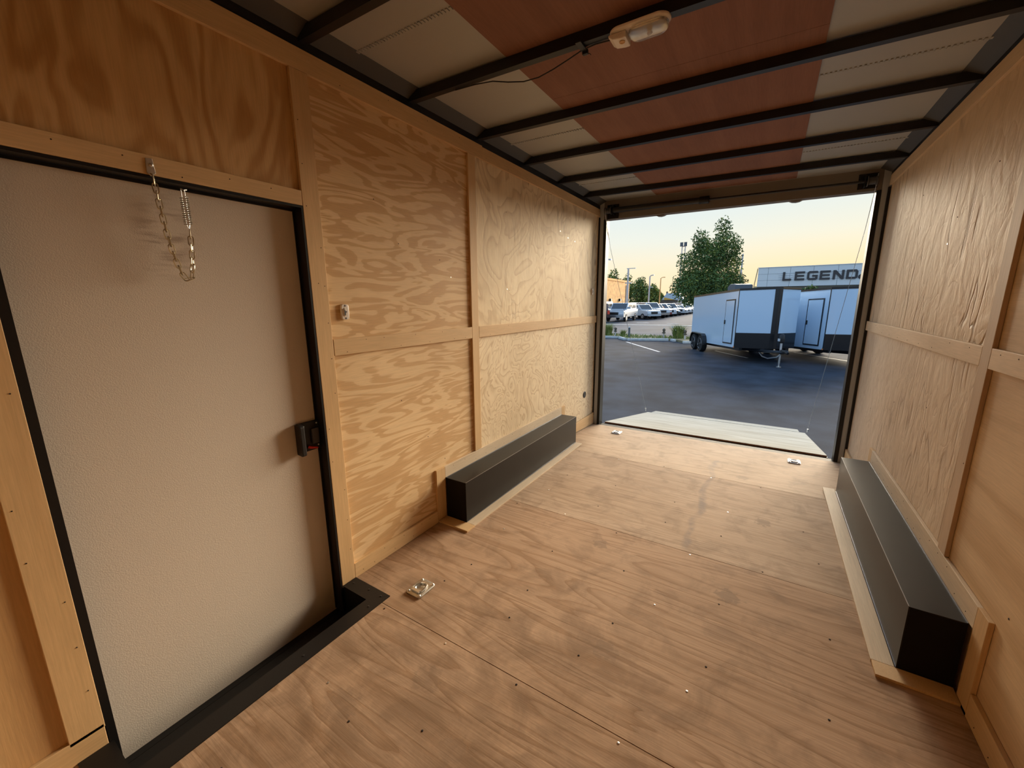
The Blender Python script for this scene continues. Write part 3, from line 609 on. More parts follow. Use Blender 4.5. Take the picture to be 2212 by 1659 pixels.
# ------------------------------------------------------------------ door chain with spring
ch = empty('door_chain', (.012, -4.11, 1.90), label='zinc check chain with coil spring hanging over the side door', cat='chain')
def cl(*p): return (p[0]-.012, p[1]+4.11, p[2]-1.90)
MB().prism([(-.012, .022), (.006, .024), (.010, -.020), (-.004, -.032), (-.014, -.022)], lambda p, a: cl(a, -4.108+p[0], 1.902+p[1]), .0006, .004).build('bracket', 'zinc_dull', ch, .001)
MB().lathe([(.006, 0), (.006, .003), (.002, .005)], 10, Matrix.Translation(cl(.0041, -4.108, 1.905)) @ Matrix.Rotation(math.pi/2, 4, 'Y')).build('screw', 'zinc', ch)
MB().tube([cl(.005, -4.112, 1.878), cl(.016, -4.112, 1.872), cl(.018, -4.112, 1.862)], .003, 8).build('hook', 'brass_zinc', ch, smooth=True)
pth = [Vector(p) for p in [(.016, -4.112, 1.868), (.016, -4.108, 1.80), (.014, -4.100, 1.70), (.010, -4.088, 1.62), (.006, -4.073, 1.565), (.003, -4.056, 1.540), (.002, -4.044, 1.552), (.002, -4.036, 1.60), (.0, -4.030, 1.66), (-.002, -4.027, 1.715)]]
dens = []
for i in range(len(pth)-1):
    for k in range(20): dens.append(pth[i].lerp(pth[i+1], k/20))
dens.append(pth[-1]); acc = [0]
for i in range(1, len(dens)): acc.append(acc[-1]+(dens[i]-dens[i-1]).length)
def along_(s):
    for i in range(1, len(acc)):
        if acc[i] >= s: return dens[i-1].lerp(dens[i], (s-acc[i-1])/max(1e-9, acc[i]-acc[i-1]))
    return dens[-1]
NL = 22; ll = acc[-1]/NL
half = ll*.5+.0045; wid = .0075
ov = [(0, wid*math.cos(a), (half-wid)*(1 if math.sin(a) >= 0 else -1)+wid*math.sin(a)) for a in [2*math.pi*(i+.5)/14 for i in range(14)]]
link0 = MB().tube(ov, .0019, 6, closed=True).build('link', 'brass_zinc', ch, smooth=True)
for i in range(NL):
    a, b2 = along_(i*ll), along_((i+1)*ll); mid = (a+b2)/2; d = (b2-a).normalized()
    q = d.to_track_quat('Z', 'Y').to_matrix().to_4x4() @ Matrix.Rotation(math.radians(35 if i % 2 else 115), 4, 'Z')
    o = link0 if i == 0 else inst(link0, ch, (0, 0, 0))
    o.matrix_basis = Matrix.Translation(Vector(cl(*mid))) @ q
sp_ = MB(); pts = []
for i in range(13*12+1):
    a = 2*math.pi*i/12; t = i/(13*12); pts.append(cl(-.004+.0115*math.cos(a), -4.0275+.0115*math.sin(a), 1.825-.092*t))
sp_.tube(pts, .0017, 5).build('coil_spring', 'zinc_dull', ch, smooth=True)
for dy in (-.005, .005): MB().tube([cl(-.008, -4.0275+dy, 1.848), cl(-.006, -4.0275+dy, 1.74), cl(-.006, -4.0275+dy*.3, 1.722)], .0014, 6).build('draw_rod', 'zinc', ch, smooth=True)
MB().tube([cl(-.002, -4.035, 1.850), cl(.002, -4.028, 1.846), cl(-.002, -4.018, 1.850)], .0025, 6).build('eye', 'zinc_dull', ch, smooth=True)

# ================================================================== OUTDOORS
ZG = -.60
ground = tag(MB().prism([(-160, -60), (160, -60), (160, 300), (-160, 300)], ZF, ZG-.3, ZG-.012).build('ground', 'road'), 'grey road and car lot ground beyond the verge', 'ground', **S)
lot = tag(MB().prism([(-30, -30), (40, -30), (40, 49), (-1.0, 49), (-1.0, 16.75), (-1.65, 16.6), (-2.35, 17.6), (-4.55, 16.75), (-5.31, 17.9), (-30, 17.6)], ZF, ZG-.2, ZG).build('parking_lot', 'asphalt'), 'dark asphalt parking lot behind the trailer', 'parking lot', **S)
def strip(name, mat, p0, p1, wd, z0, z1, bev=0.):
    a, b2 = Vector((*p0, 0)), Vector((*p1, 0)); d = (b2-a).normalized(); n = Vector((-d.y, d.x, 0))*wd/2
    return MB().prism([(a+n)[:2], (a-n)[:2], (b2-n)[:2], (b2+n)[:2]], ZF, z0, z1).build(name, mat, None, bev)
for i, (p0, p1, lb_) in enumerate([((-9.5, 17.55), (-5.36, 17.86), 'pale concrete curb left of the first bend'), ((-5.25, 17.78), (-4.62, 16.88), 'short slanting piece of concrete curb'), ((-4.50, 16.79), (-2.60, 17.70), 'long straight concrete curb behind the bollard'), ((-2.42, 17.62), (-2.20, 17.30), 'tiny broken curb end near the round bush'), ((-1.70, 16.62), (-.95, 16.92), 'pale curb piece beside the trailer wheels')]):
    tag(strip('curb', 'concrete', p0, p1, .16, ZG-.1, ZG+.11, .02), lb_, 'curb', 'concrete curbs')
verge = tag(MB().prism([(-9.5, 17.62), (-5.30, 17.95), (-4.5, 16.86), (-2.5, 17.80), (-1.60, 16.72), (-.95, 17.0), (-.95, 19.6), (-9.5, 19.6)], ZF, ZG-.1, ZG+.085).build('verge', 'soil'), 'dry planted verge between lot and road', 'verge', **S)
def blades(name, mat, n, area, hmin, hmax, wd, lean, parent=None):
    mb = MB()
    for i in range(n):
        x, y, z = area(); h = random.uniform(hmin, hmax); a = random.uniform(0, 6.283); l = random.uniform(0, lean)*h
        dx, dy = math.cos(a), math.sin(a); px, py = -dy*wd/2, dx*wd/2
        mb.add([(x-px, y-py, z), (x+px, y+py, z), (x+px*.7+dx*l*.35, y+py*.7+dy*l*.35, z+h*.6), (x-px*.7+dx*l*.35, y-py*.7+dy*l*.35, z+h*.6), (x+dx*l, y+dy*l, z+h)], [(0, 1, 2, 3), (3, 2, 4)])
    return mb.build(name, mat, parent)
def vz():
    while True:
        x = random.uniform(-9, -1.0); y = random.uniform(16.9, 19.4)
        lim = 18.0 if x < -5.3 else (16.95+max(0, -(x+4.5))*1.3 if x < -4.5 else 16.95+(x+4.5)*.47 if x < -2.5 else 17.85)
        if y > lim: return (x, y, ZG+.08)
tag(blades('grass', 'grass_green', 1500, vz, .04, .14, .03, .8), 'short patchy grass on the verge', 'grass', kind='stuff')
def bush(name, x, y, r, h, n, mats, label, flowers=False):
    e = empty(name, (x, y, ZG+.08), label=label, cat='bush', group='ornamental grasses on the verge')
    def ar():
        a = random.uniform(0, 6.28); q = math.sqrt(random.random())*r*.45; return (q*math.cos(a), q*math.sin(a), 0)
    for m_, k in mats: tag(blades('foliage', m_, int(n*k), ar, h*.55, h, .022, r/h*1.3, e), kind='stuff')
    MB().lathe([(r*.30, -.01), (r*.34, .02), (r*.2, .05)], 10).build('crown', 'soil', e)
    if flowers:
        for i in range(7):
            a = random.uniform(3.4, 5.6); MB().lathe([(.001, -.02), (.025, -.008), (.02, .012), (.001, .02)], 8, Matrix.Translation((r*.75*math.cos(a), r*.75*math.sin(a), h*random.uniform(.55, .8)))).build('flower', 'paint_white', e)
    return e
bush('ornamental_grass', -6.25, 18.75, .50, .78, 420, (('grass_green', .6), ('grass_pale', .4)), 'tall pale green grass clump by the left door post')
bush('ornamental_grass', -5.25, 18.45, .26, .42, 200, (('grass_green', .6), ('grass_pale', .4)), 'small green grass clump between the two left posts')
bush('ornamental_grass', -2.25, 18.45, .56, .78, 700, (('grass_green', .75), ('grass_pale', .25)), 'round green bush with pale flowers beside the white trailer', True)
bol = empty('bollard', (-4.75, 17.95, ZG+.085), label='grey bollard with a rounded cap behind the curb', cat='bollard')
MB().cyl((0, 0, -.01), (0, 0, .52), .055, 14).build('post', 'ac_grey', bol, smooth=True); MB().lathe([(.055, .5205), (.05, .545), (.03, .565), (.001, .572)], 14).build('cap', 'concrete', bol, smooth=True)
def standpipe(x, y, h, label, cap):
    e = empty('standpipe', (x, y, ZG+.085), label=label, cat='post', group='low dark posts on the verge')
    MB().cyl((0, 0, -.01), (0, 0, h*.45), .045, 10).build('pipe', 'pole_metal', e, smooth=True)
    MB().lathe([(.05, h*.451), (.095, h*.50), (.10, h*.56), (.06, h*.62), (.06, h*.74), (.085, h*.80), (.07, h*.93), (.001, h)], 12).build('valve_head', 'soffit', e, smooth=True)
    if cap: MB().lathe([(.02, h+.001), (.028, h+.03), (.001, h+.06)], 8).build('cap', 'paint_white', e)
standpipe(-5.66, 18.35, .50, 'dark post with a green head beside the tall grass clump', False)
standpipe(-2.98, 18.35, .50, 'dark post with a white cap between bollard and bush', True)
standpipe(-1.80, 17.75, .50, 'dark post in front of the round bush', False)
tag(strip('parking_line', 'paint_white', (-4.29, 15.96), (-1.91, 12.5), .10, ZG, ZG+.004), 'white painted bay line slanting away from the curb', 'road marking')
tag(strip('parking_line', 'paint_white', (.02, 13.92), (1.25, 12.15), .08, ZG, ZG+.004), 'white bay line running under the first white trailer', 'road marking')
tag(strip('parking_line', 'paint_white', (2.75, 14.8), (4.3, 12.7), .08, ZG, ZG+.004), 'white bay line running under the second white trailer', 'road marking')
tag(strip('road_line', 'concrete', (-13., 30.9), (-2.5, 31.9), .45, ZG-.01, ZG+.01), 'pale concrete gutter along the far road edge', 'road marking')
tag(strip('road_line', 'paint_white', (-8.9, 34.7), (-7.8, 34.9), .22, ZG-.01, ZG+.01), 'short white dash on the road ahead of the pickup', 'road marking')
tag(strip('road_line', 'paint_white', (-6.0, 34.3), (-5.1, 34.5), .22, ZG-.01, ZG+.01), 'short white dash on the road further right', 'road marking')
tag(strip('road_line', 'paint_white', (-5.1, 20.5), (-4.2, 20.75), .12, ZG-.01, ZG+.01), 'white edge line on the road behind the bollard', 'road marking')

# ---- white cargo trailers
def cargo_trailer(x, y, th, pitch, label, L=4.66, Wd=1.86, nose=.56, zb=.49, H=1.93, ac=False):
    e = empty('cargo_trailer', (x, y, ZG), label=label, cat='trailer', group='white enclosed trailers with black trim')
    # local: +X forward along the trailer, +Y to its left side is away from the viewer; near side is y=0
    M = Matrix.Rotation(th, 4, 'Z'); e.rotation_euler = (0, 0, th-math.pi/2)
    # local axes: forward = (1,0), far side = (0,1)
    zz = lambda a: zb+pitch*a
    def P(a, b2, z): return (a, b2, zz(a)+z)
    foot = [(-L, 0), (0, 0), (nose, Wd/2-.11), (nose+.02, Wd/2), (nose, Wd/2+.11), (0, Wd), (-L, Wd)]
    def ring(pts, z0, z1, name, mat, ins=0.):
        return MB().prism(pts, lambda p, a: P(p[0], p[1], a), z0, z1).build(name, mat, e)
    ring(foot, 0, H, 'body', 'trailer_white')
    out = [(p[0]+(.012 if p[0] > 0 else 0)+(-.01 if p[0] < -1 else 0), p[1]+(-.012 if p[1] == 0 else .012 if p[1] == Wd else 0)) for p in foot]
    ring(out, H-.055, H+.012, 'roof_rail', 'trailer_black')
    # black stone guard on the nose, corner strips and the nose band
    def quad(a, b2, z0, z1, name, mat, th_=.008):
        (x0, y0), (x1, y1) = a, b2; d = Vector((x1-x0, y1-y0, 0)); n = Vector((d.y, -d.x, 0)).normalized()*th_
        return MB().hexa([P(x0+n.x*.1, y0+n.y*.1, z0), P(x1+n.x*.1, y1+n.y*.1, z0), P(x1+n.x, y1+n.y, z0), P(x0+n.x, y0+n.y, z0), P(x0+n.x*.1, y0+n.y*.1, z1), P(x1+n.x*.1, y1+n.y*.1, z1), P(x1+n.x, y1+n.y, z1), P(x0+n.x, y0+n.y, z1)]).build(name, mat, e)
    f0, n0, n1, n2, f1 = foot[1], foot[2], foot[3], foot[4], foot[5]
    quad(f0, n0, .0, .50, 'stone_guard', 'trailer_black'); quad(n2, f1, .0, .50, 'stone_guard', 'trailer_black'); quad(n0, n1, 0, .50, 'stone_guard', 'trailer_black'); quad(n1, n2, 0, .50, 'stone_guard', 'trailer_black')
    quad(n0, n1, .501, H-.056, 'nose_band', 'trailer_black', .010); quad(n1, n2, .501, H-.056, 'nose_band', 'trailer_black', .010)
    quad((-.03, 0), (.0, 0), .0, H-.056, 'corner_strip', 'trailer_black', .014)
    # side door
    d0, d1 = -1.02, -.24
    quad((d0, 0), (d1, 0), .10, 1.62, 'door_frame', 'trailer_black', .014)
    dr = quad((d0+.045, 0), (d1-.045, 0), .145, 1.575, 'side_door', 'trailer_white', .020)
    MB().box(d0+.06, d0+.11, -.05, -.0205, zz(d0)+.78, zz(d0)+.92).build('latch', 'black_plastic', dr)
    # wheels, fender
    wr_, wx = .33, (-3.05, -3.88)
    gz = ZG-ZG
    for a in wx:
        for b2 in (-.04, Wd+.04):
            wv = MB().lathe([(.20, -.10), (.31, -.10), (.33, -.07), (.33, .07), (.31, .10), (.20, .10)], 24, Matrix.Translation((a, b2, wr_)) @ Matrix.Rotation(math.pi/2, 4, 'X')).build('wheel', 'rubber', e, smooth=True)
            MB().lathe([(.215, -.004), (.205, .008), (.19, -.012), (.06, -.02), (.05, .004), (.001, .006)], 20, Matrix.Translation((a, b2-.098 if b2 < 1 else b2+.098, wr_)) @ Matrix.Rotation(math.pi/2 if b2 < 1 else -math.pi/2, 4, 'X')).build('rim', 'rim', wv, smooth=True)
            for k in range(5):
                an = 2*math.pi*k/5; sg = -1 if b2 < 1 else 1
                MB().tube([(a+.05*math.cos(an), b2+sg*.106, wr_+.05*math.sin(an)), (a+.19*math.cos(an), b2+sg*.104, wr_+.19*math.sin(an))], .022, 6).build('spoke', 'black_plastic', wv)
    fo = [(wx[1]-.42, .30), (wx[1]-.40, .48), (wx[1]-.30, .66), (wx[1]-.14, .74), (wx[0]+.14, .74), (wx[0]+.30, .66), (wx[0]+.40, .48), (wx[0]+.42, .30)]
    fi = [(wx[1]-.385, .30), (wx[1]-.365, .47), (wx[1]-.28, .63), (wx[1]-.13, .705), (wx[0]+.13, .705), (wx[0]+.28, .63), (wx[0]+.365, .47), (wx[0]+.385, .30)]
    MB().prism(fo+fi[::-1], lambda p, a: (p[0], a, p[1]), -.17, -.002).build('fender', 'trailer_black', e)
    # dark wheel arch on the side
    MB().prism(fi, lambda p, a: (p[0], a, p[1]), -.004, -.0005).build('arch', 'rubber', e)
    # frame, tongue, coupler, jack
    MB().hexa([P(-L, .15, -.10), P(0, .15, -.10), P(0, .25, -.10), P(-L, .25, -.10), P(-L, .15, 0), P(0, .15, 0), P(0, .25, 0), P(-L, .25, 0)]).build('frame_rail', 'trailer_black', e)
    MB().hexa([P(-L, Wd-.25, -.10), P(0, Wd-.25, -.10), P(0, Wd-.15, -.10), P(-L, Wd-.15, -.10), P(-L, Wd-.25, 0), P(0, Wd-.25, 0), P(0, Wd-.15, 0), P(-L, Wd-.15, 0)]).build('frame_rail', 'trailer_black', e)
    tip = nose+.72
    for b2 in (.35, Wd-.35): MB().tube([P(-.4, b2, -.06), P(tip, Wd/2, -.06)], .05, 4).build('tongue', 'trailer_black', e)
    MB().tube([P(tip-.15, Wd/2, -.03), P(tip+.12, Wd/2, -.03), P(tip+.2, Wd/2, -.07)], [.06, .055, .04], 8).build('coupler', 'black_plastic', e, smooth=True)
    jx = tip-.22
    MB().tube([(jx, Wd/2, .12), (jx, Wd/2, zz(jx)+.02)], .028, 10).build('jack_leg', 'zinc', e, smooth=True)
    MB().tube([(jx, Wd/2, .0), (jx, Wd/2, .03)], .07, 10).build('jack_foot', 'zinc', e); MB().tube([(jx, Wd/2, .03), (jx, Wd/2, .13)], .022, 8).build('jack_ram', 'zinc', e)
    MB().tube([(jx, Wd/2, zz(jx)+.02), (jx, Wd/2, zz(jx)+.22)], .030, 10).build('jack_tube', 'pole_metal', e, smooth=True)
    MB().lathe([(.04, 0), (.075, .03), (.08, .12), (.07, .24), (.04, .28), (.001, .29)], 14, Matrix.Translation((jx, Wd/2, zz(jx)+.221))).build('jack_motor', 'black_plastic', e, smooth=True)
    MB().box(jx-.06, jx+.06, Wd/2-.088, Wd/2-.078, zz(jx)+.28, zz(jx)+.36).build('jack_badge', 'paint_white', e)
    MB().tube([P(.35, Wd/2-.28, -.12), P(.5, Wd/2-.25, -.24), P(.75, Wd/2-.2, -.28), P(tip-.25, Wd/2-.08, -.22), P(tip-.15, Wd/2-.02, -.12)], .022, 6).build('safety_chain', 'zinc', e, smooth=True)
    MB().box(-.05, .0, -.025, -.009, zz(0)+.0, zz(0)+.04).build('marker_light', 'orange', e)
    if ac:
        MB().prism([(-2.70, .015), (-2.72, .24), (-2.5, .34), (-2.2, .33), (-1.98, .28), (-1.95, .015)], lambda p, a: P(p[0], a, H+p[1]), .62, 1.24).build('air_conditioner', 'ac_grey', e, .03)
    return e
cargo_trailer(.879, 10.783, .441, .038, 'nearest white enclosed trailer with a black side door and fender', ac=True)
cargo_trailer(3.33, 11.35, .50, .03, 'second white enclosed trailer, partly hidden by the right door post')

# ---- trees
def leaf_cloud(parent, mat, blobs, n, size):
    mb = MB()
    tot = sum(b_[3]*b_[4]*b_[5] for b_ in blobs)
    for (cx, cy_, cz, rx, ry_, rz_) in blobs:
        k = int(n*rx*ry_*rz_/tot)
        for i in range(k):
            u = Vector((random.gauss(0, 1), random.gauss(0, 1), random.gauss(0, 1))).normalized(); q = random.random()**.42*random.uniform(.8, 1.08)
            c = Vector((cx+u.x*rx*q, cy_+u.y*ry_*q, cz+u.z*rz_*q))
            d = Vector((random.gauss(0, 1), random.gauss(0, 1), random.gauss(-.5, .8))).normalized(); e1 = d.orthogonal().normalized()
            if random.random() < .5: e1 = d.cross(e1)
            s_ = size*random.uniform(.6, 1.3); a = d*s_; b2 = e1*s_*.42
            mb.add([c-a, c+b2, c+a, c-b2], [(0, 1, 2, 3)])
    return tag(mb.build('foliage', mat, parent), kind='stuff')
def tree(name, x, y, label, blobs, n, size, mats, th, tr, group):
    e = empty(name, (x, y, ZG), label=label, cat='tree', group=group)
    MB().tube([(0, 0, -.1), (.03, 0, th*.4), (-.02, .03, th)], [tr, tr*.8, tr*.45], 10).build('trunk', 'bark', e, smooth=True)
    for i in range(5):
        b_ = blobs[i % len(blobs)]; MB().tube([(0, 0, th*(.45+.1*i)), (b_[0]*.5, b_[1]*.5, (th*.6+b_[2])/2+.3), (b_[0]*.8, b_[1]*.8, b_[2])], [tr*.4, tr*.25, tr*.1], 6).build('branch', 'bark', e)
    for m_, k in mats: leaf_cloud(e, m_, blobs, int(n*k), size)
    return e
tree('pear_tree', -1.75, 27.0, 'big leafy green tree standing behind the white trailer',
     [(0.0, 0, 3.0, 2.0, 1.6, 1.5), (-1.2, 0, 2.9, 1.3, 1.3, 1.4), (1.15, .1, 2.9, 1.05, 1.2, 1.2), (-.3, 0, 4.8, 1.45, 1.2, 1.4), (.55, 0, 5.4, .95, .9, 1.3), (-.75, 0, 5.3, .75, .8, 1.0), (.35, 0, 6.7, .60, .6, .95), (1.2, 0, 4.5, .6, .7, 1.0), (-1.75, 0, 3.6, .7, .7, .9), (-1.0, 0, 6.0, .62, .7, .95), (-1.75, 0, 4.7, .75, .7, .9), (1.25, 0, 5.6, .45, .5, .8), (-2.2, 0, 3.0, .65, .7, .9)], 17000, .10, (('leaf', .8), ('leaf_light', .2)), 5.2, .16, 'trees outside')
for i, (x, y, s_, h, lab) in enumerate([(-32.2, 98, 2.7, 9.0, 'dark round tree rising behind the orange brick building'), (-27.4, 106, 2.4, 7.6, 'tall dark tree between the two lamp posts'), (-32.9, 112, 2.9, 8.6, 'dark tree behind the corner of the brick building'), (-22.9, 100, 2.1, 5.6, 'yellowish green tree behind the second lamp post'), (-27.6, 124, 2.4, 5.2, 'low tree left of the brown house'), (-14.9, 119, 2.6, 5.0, 'small tree beside the brown house gable')]):
    tree('street_tree', x, y, lab, [(0, 0, h*.50, s_, s_, h*.42), (-s_*.35, 0, h*.72, s_*.62, s_*.6, h*.30), (s_*.45, 0, h*.55, s_*.6, s_*.6, h*.30), (0, 0, h*.92, s_*.5, s_*.5, h*.20), (0, 0, h*.2, s_*.8, s_*.8, h*.22)], 2600, .34, (('leaf', .6 if i != 3 else .35), ('leaf_light', .4 if i != 3 else .65)), h*.6, .2, 'trees outside')
tree('street_tree', 4.6, 39.5, 'leafy tree top showing between the trailer roofs and the sign building', [(0, 0, 2.55, .85, .8, .75), (-.5, 0, 2.1, .6, .6, .5), (.55, 0, 2.2, .5, .5, .6)], 900, .13, (('leaf', .7), ('leaf_light', .3)), 2.4, .07, 'trees outside')

# ---- sign building
lg = empty('dealer_building', (.25, 50.5, ZG), label='pale panelled dealership building with LEGEND sign', cat='building')
ang = math.atan2(50.2-50.5, 9.3-.25); lg.rotation_euler = (0, 0, ang)
zt, zbb = 5.60, 3.52
B('core', 'panel_gap', lg, .02, 30, .06, 14, zbb+.02, zt-.02)
xs = [0, .98, 3.05, 5.12, 7.2, 9.3, 11.4, 13.5, 15.6, 18]
zsx = [zbb, zbb+.70, zbb+1.39, zt]
for i in range(len(xs)-1):
    for j in range(3): B('facade_panel', 'panel_blue', lg, xs[i]+.012, xs[i+1]-.012, .0, .058, zsx[j]+.010, zsx[j+1]-.010)
B('coping', 'panel_blue', lg, -.06, 30, -.05, .30, zt+.001, zt+.06); B('soffit', 'soffit', lg, .0, 30, .05, 8, 3.20, zbb-.01)
B('back_wall', 'yellowish_wall', lg, .6, 30, 8.01, 8.3, .0, 3.5)
for x in (1.0, 3.05, 7.2, 9.3): B('column', 'panel_blue', lg, x-.08, x+.08, .1, .26, .0, 3.19)
MB().tube([(-.08, .4, zt-.02), (-.32, .4, 3.4)], .05, 6).build('brace', 'yellowish_wall', lg); B('side_face', 'yellowish_wall', lg, -.30, -.02, .35, .5, .0, 3.6)
B('wall_light', 'black_plastic', lg, 9.12, 9.32, -.12, -.001, 3.42, 3.72)
sg = empty('legend_sign', (.25, 50.5, ZG), label='large dark LEGEND lettering on the pale facade', cat='sign'); sg.rotation_euler = (0, 0, ang)
SX0, SX1, SZ0, SZ1 = 2.40, 8.82, zbb+.615, zbb+1.54
lw = (SX1-SX0-5*.17)/6.0; hgt = SZ1-SZ0; tk = .205; tz = .20
def letter(ch, x):
    mb = MB(); Y0, Y1 = -.12, -.004
    def bar(x0, x1, z0, z1): mb.box(x+x0, x+x1, Y0, Y1, SZ0+z0, SZ0+z1)
    def poly(p): mb.prism([(x+a, SZ0+b2) for a, b2 in p], lambda q, a: (q[0], a, q[1]), Y0, Y1)
    w_ = lw; h = hgt
    if ch == 'L': poly([(0, 0), (w_*.86, 0), (w_*.86, tz), (tk, tz), (tk, h), (0, h)])
    elif ch == 'E': poly([(0, 0), (w_*.95, 0), (w_*.95, tz), (tk, tz), (tk, h/2-tz/2+.01), (w_*.90, h/2-tz/2+.01), (w_*.90, h/2+tz/2-.01), (tk, h/2+tz/2-.01), (tk, h-tz), (w_*.95, h-tz), (w_*.95, h), (0, h)])
    elif ch == 'G': poly([(w_, h-tz), (w_, h-.06), (w_*.92, h), (.16, h), (0, h-.16), (0, .16), (.16, 0), (w_*.88, 0), (w_, .12), (w_, h*.56), (w_*.48, h*.56), (w_*.48, h*.56-tz*.85), (w_-tk, h*.56-tz*.85), (w_-tk, tz), (.25, tz), (tk, .26), (tk, h-.26), (.25, h-tz)])
    elif ch == 'N': poly([(0, 0), (tk, 0), (tk, h*.66), (w_-tk-.02, 0), (w_, 0), (w_, h), (w_-tk, h), (w_-tk, h*.36), (tk+.03, h), (0, h)])
    elif ch == 'D':
        poly([(0, 0), (tk, 0), (tk, h), (0, h)]); poly([(tk, 0), (w_*.84, 0), (w_, .17), (w_-tk, .27), (w_*.80, tz), (tk, tz)])
        poly([(w_, .17), (w_, h-.17), (w_-tk, h-.27), (w_-tk, .27)]); poly([(tk, h), (tk, h-tz), (w_*.80, h-tz), (w_-tk, h-.27), (w_, h-.17), (w_*.84, h)])
    mb.build('letter', 'sign_brown', sg)
for i, c in enumerate('LEGEND'): letter(c, SX0+i*(lw+.17))
for j in range(4): B('stripe', 'paint_white', sg, 2.05-.03*j, SX0+(.9 if j else .7), -.03, -.002, SZ0+.10+j*.22, SZ0+.16+j*.22)
MB().lathe([(.22, 0), (.25, 0), (.25, .05), (.22, .05)], 24, Matrix.Translation((9.12, -.006, SZ0+.20)) @ Matrix.Rotation(math.pi/2, 4, 'X')).build('emblem', 'sign_brown', sg)

# ---- brick building, house, poles
ob = empty('brick_building', (-23.6, 82.0, ZG), label='orange sunlit brick building at the left door post', cat='building')
ob.rotation_euler = (0, 0, math.atan2(67.25-82.5, 23.46-24.05)+math.radians(0))
d_ = Vector((-23.46+24.05, 67.25-82.54, 0)).normalized()
ob.rotation_euler = (0, 0, math.atan2(d_.y, d_.x))      # local +X runs towards the viewer along the facade
B('wall', 'brick_wall', ob, 0, 40, -9, 0, 0, 5.75); B('parapet', 'brick_cap', ob, -.1, 40.1, -9.1, .12, 5.751, 6.1)
B('downpipe', 'pole_metal', ob, 2.6, 2.75, .001, .14, 0, 5.2)
for x in (.8, 7.2, 13.5): B('wall_lamp', 'black_plastic', ob, x, x+.5, .001, .35, 2.0, 2.5)
hs = empty('brown_house', (-20.6, 113.5, ZG), .0, label='small brown house with pale roof beyond the car row', cat='house')
B('wall', 'house_wall', hs, -3.4, 3.4, -2.5, 2.5, 0, 2.25)
MB().prism([(-2.9, 2.251), (2.9, 2.251), (.9, 4.0), (-1.6, 4.0)], lambda p, a: (p[0]+.3, a, p[1]), -2.7, 2.7).build('roof', 'house_roof', hs)
MB().prism([(-1.9, 2.255), (1.0, 2.255), (-1.9, 2.95)], lambda p, a: (p[0], a, p[1]), -2.76, -2.705).build('gable', 'house_trim', hs)
for x in (-2.2, 1.0): B('garage_door', 'panel_blue', hs, x, x+1.3, -2.56, -2.501, 0, 1.35)
B('chimney', 'house_wall', hs, -1.9, -1.5, -.5, 0, 3.3, 4.5)
def pole(name, x, y, h, label, arm, r=.09, mat='pole_metal'):
    e = empty(name, (x, y, ZG), label=label, cat='lamp post', group='lot lamp posts')
    MB().tube([(0, 0, 0), (0, 0, h)], [r, r*.7], 8).build('pole', mat, e, smooth=True); MB().lathe([(r*2, 0), (r*2, .2), (r*1.2, .3)], 8).build('base', 'concrete', e)
    if arm:
        MB().tube([(0, 0, h-.05), (arm*.5, 0, h+.12), (arm, 0, h+.14)], r*.5, 6).build('arm', mat, e); B('lamp_head', mat, e, min(arm, arm*1.6), max(arm, arm*1.6), -.14, .14, h+.08, h+.2)
    return e
p1 = pole('lamp_post', -13.55, 46.9, 5.95, 'thick pale post standing at the brick building corner', 0, .16); B('crossbar', 'pole_metal', p1, -.2, .9, -.05, .05, 5.96, 6.04); B('bracket', 'pole_metal', p1, -.35, .45, -.06, .06, 4.2, 4.32)
p2 = pole('lamp_post', -13.8, 58.8, 5.65, 'pale lamp post with an arm in front of the dark trees', .35, .14); B('bracket', 'pole_metal', p2, -.1, .5, -.06, .06, 4.0, 4.12)
pole('lamp_post', -14.75, 70.3, 5.9, 'yellowish lamp post furthest along the car row', .45, .11, 'brick_cap')
pole('lamp_post', -12.6, 35.6, 5.95, 'lamp post at the left edge of the opening, arm to the right', .4, .08)
pole('floodlight_mast', -1.0, 42.8, 6.55, 'slim grey mast right of the big tree', 0, .10)
tw = empty('floodlight_tower', (-14.9, 90.3, ZG), label='lattice floodlight tower half hidden by the big tree', cat='mast')
for dx in (-.22, .22): MB().tube([(dx*1.4, 0, 0), (dx*1.4, 0, 14.0)], .11, 6).build('leg', 'pole_metal', tw)
for i in range(6): B('rung', 'pole_metal', tw, -.4, .4, -.06, .06, 1.2+i*2.4, 1.36+i*2.4)
B('floodlight', 'ac_grey', tw, -.7, -.07, -.3, .16, 13.3, 14.1); B('floodlight', 'ac_grey', tw, .07, .7, -.3, .16, 13.3, 14.1)

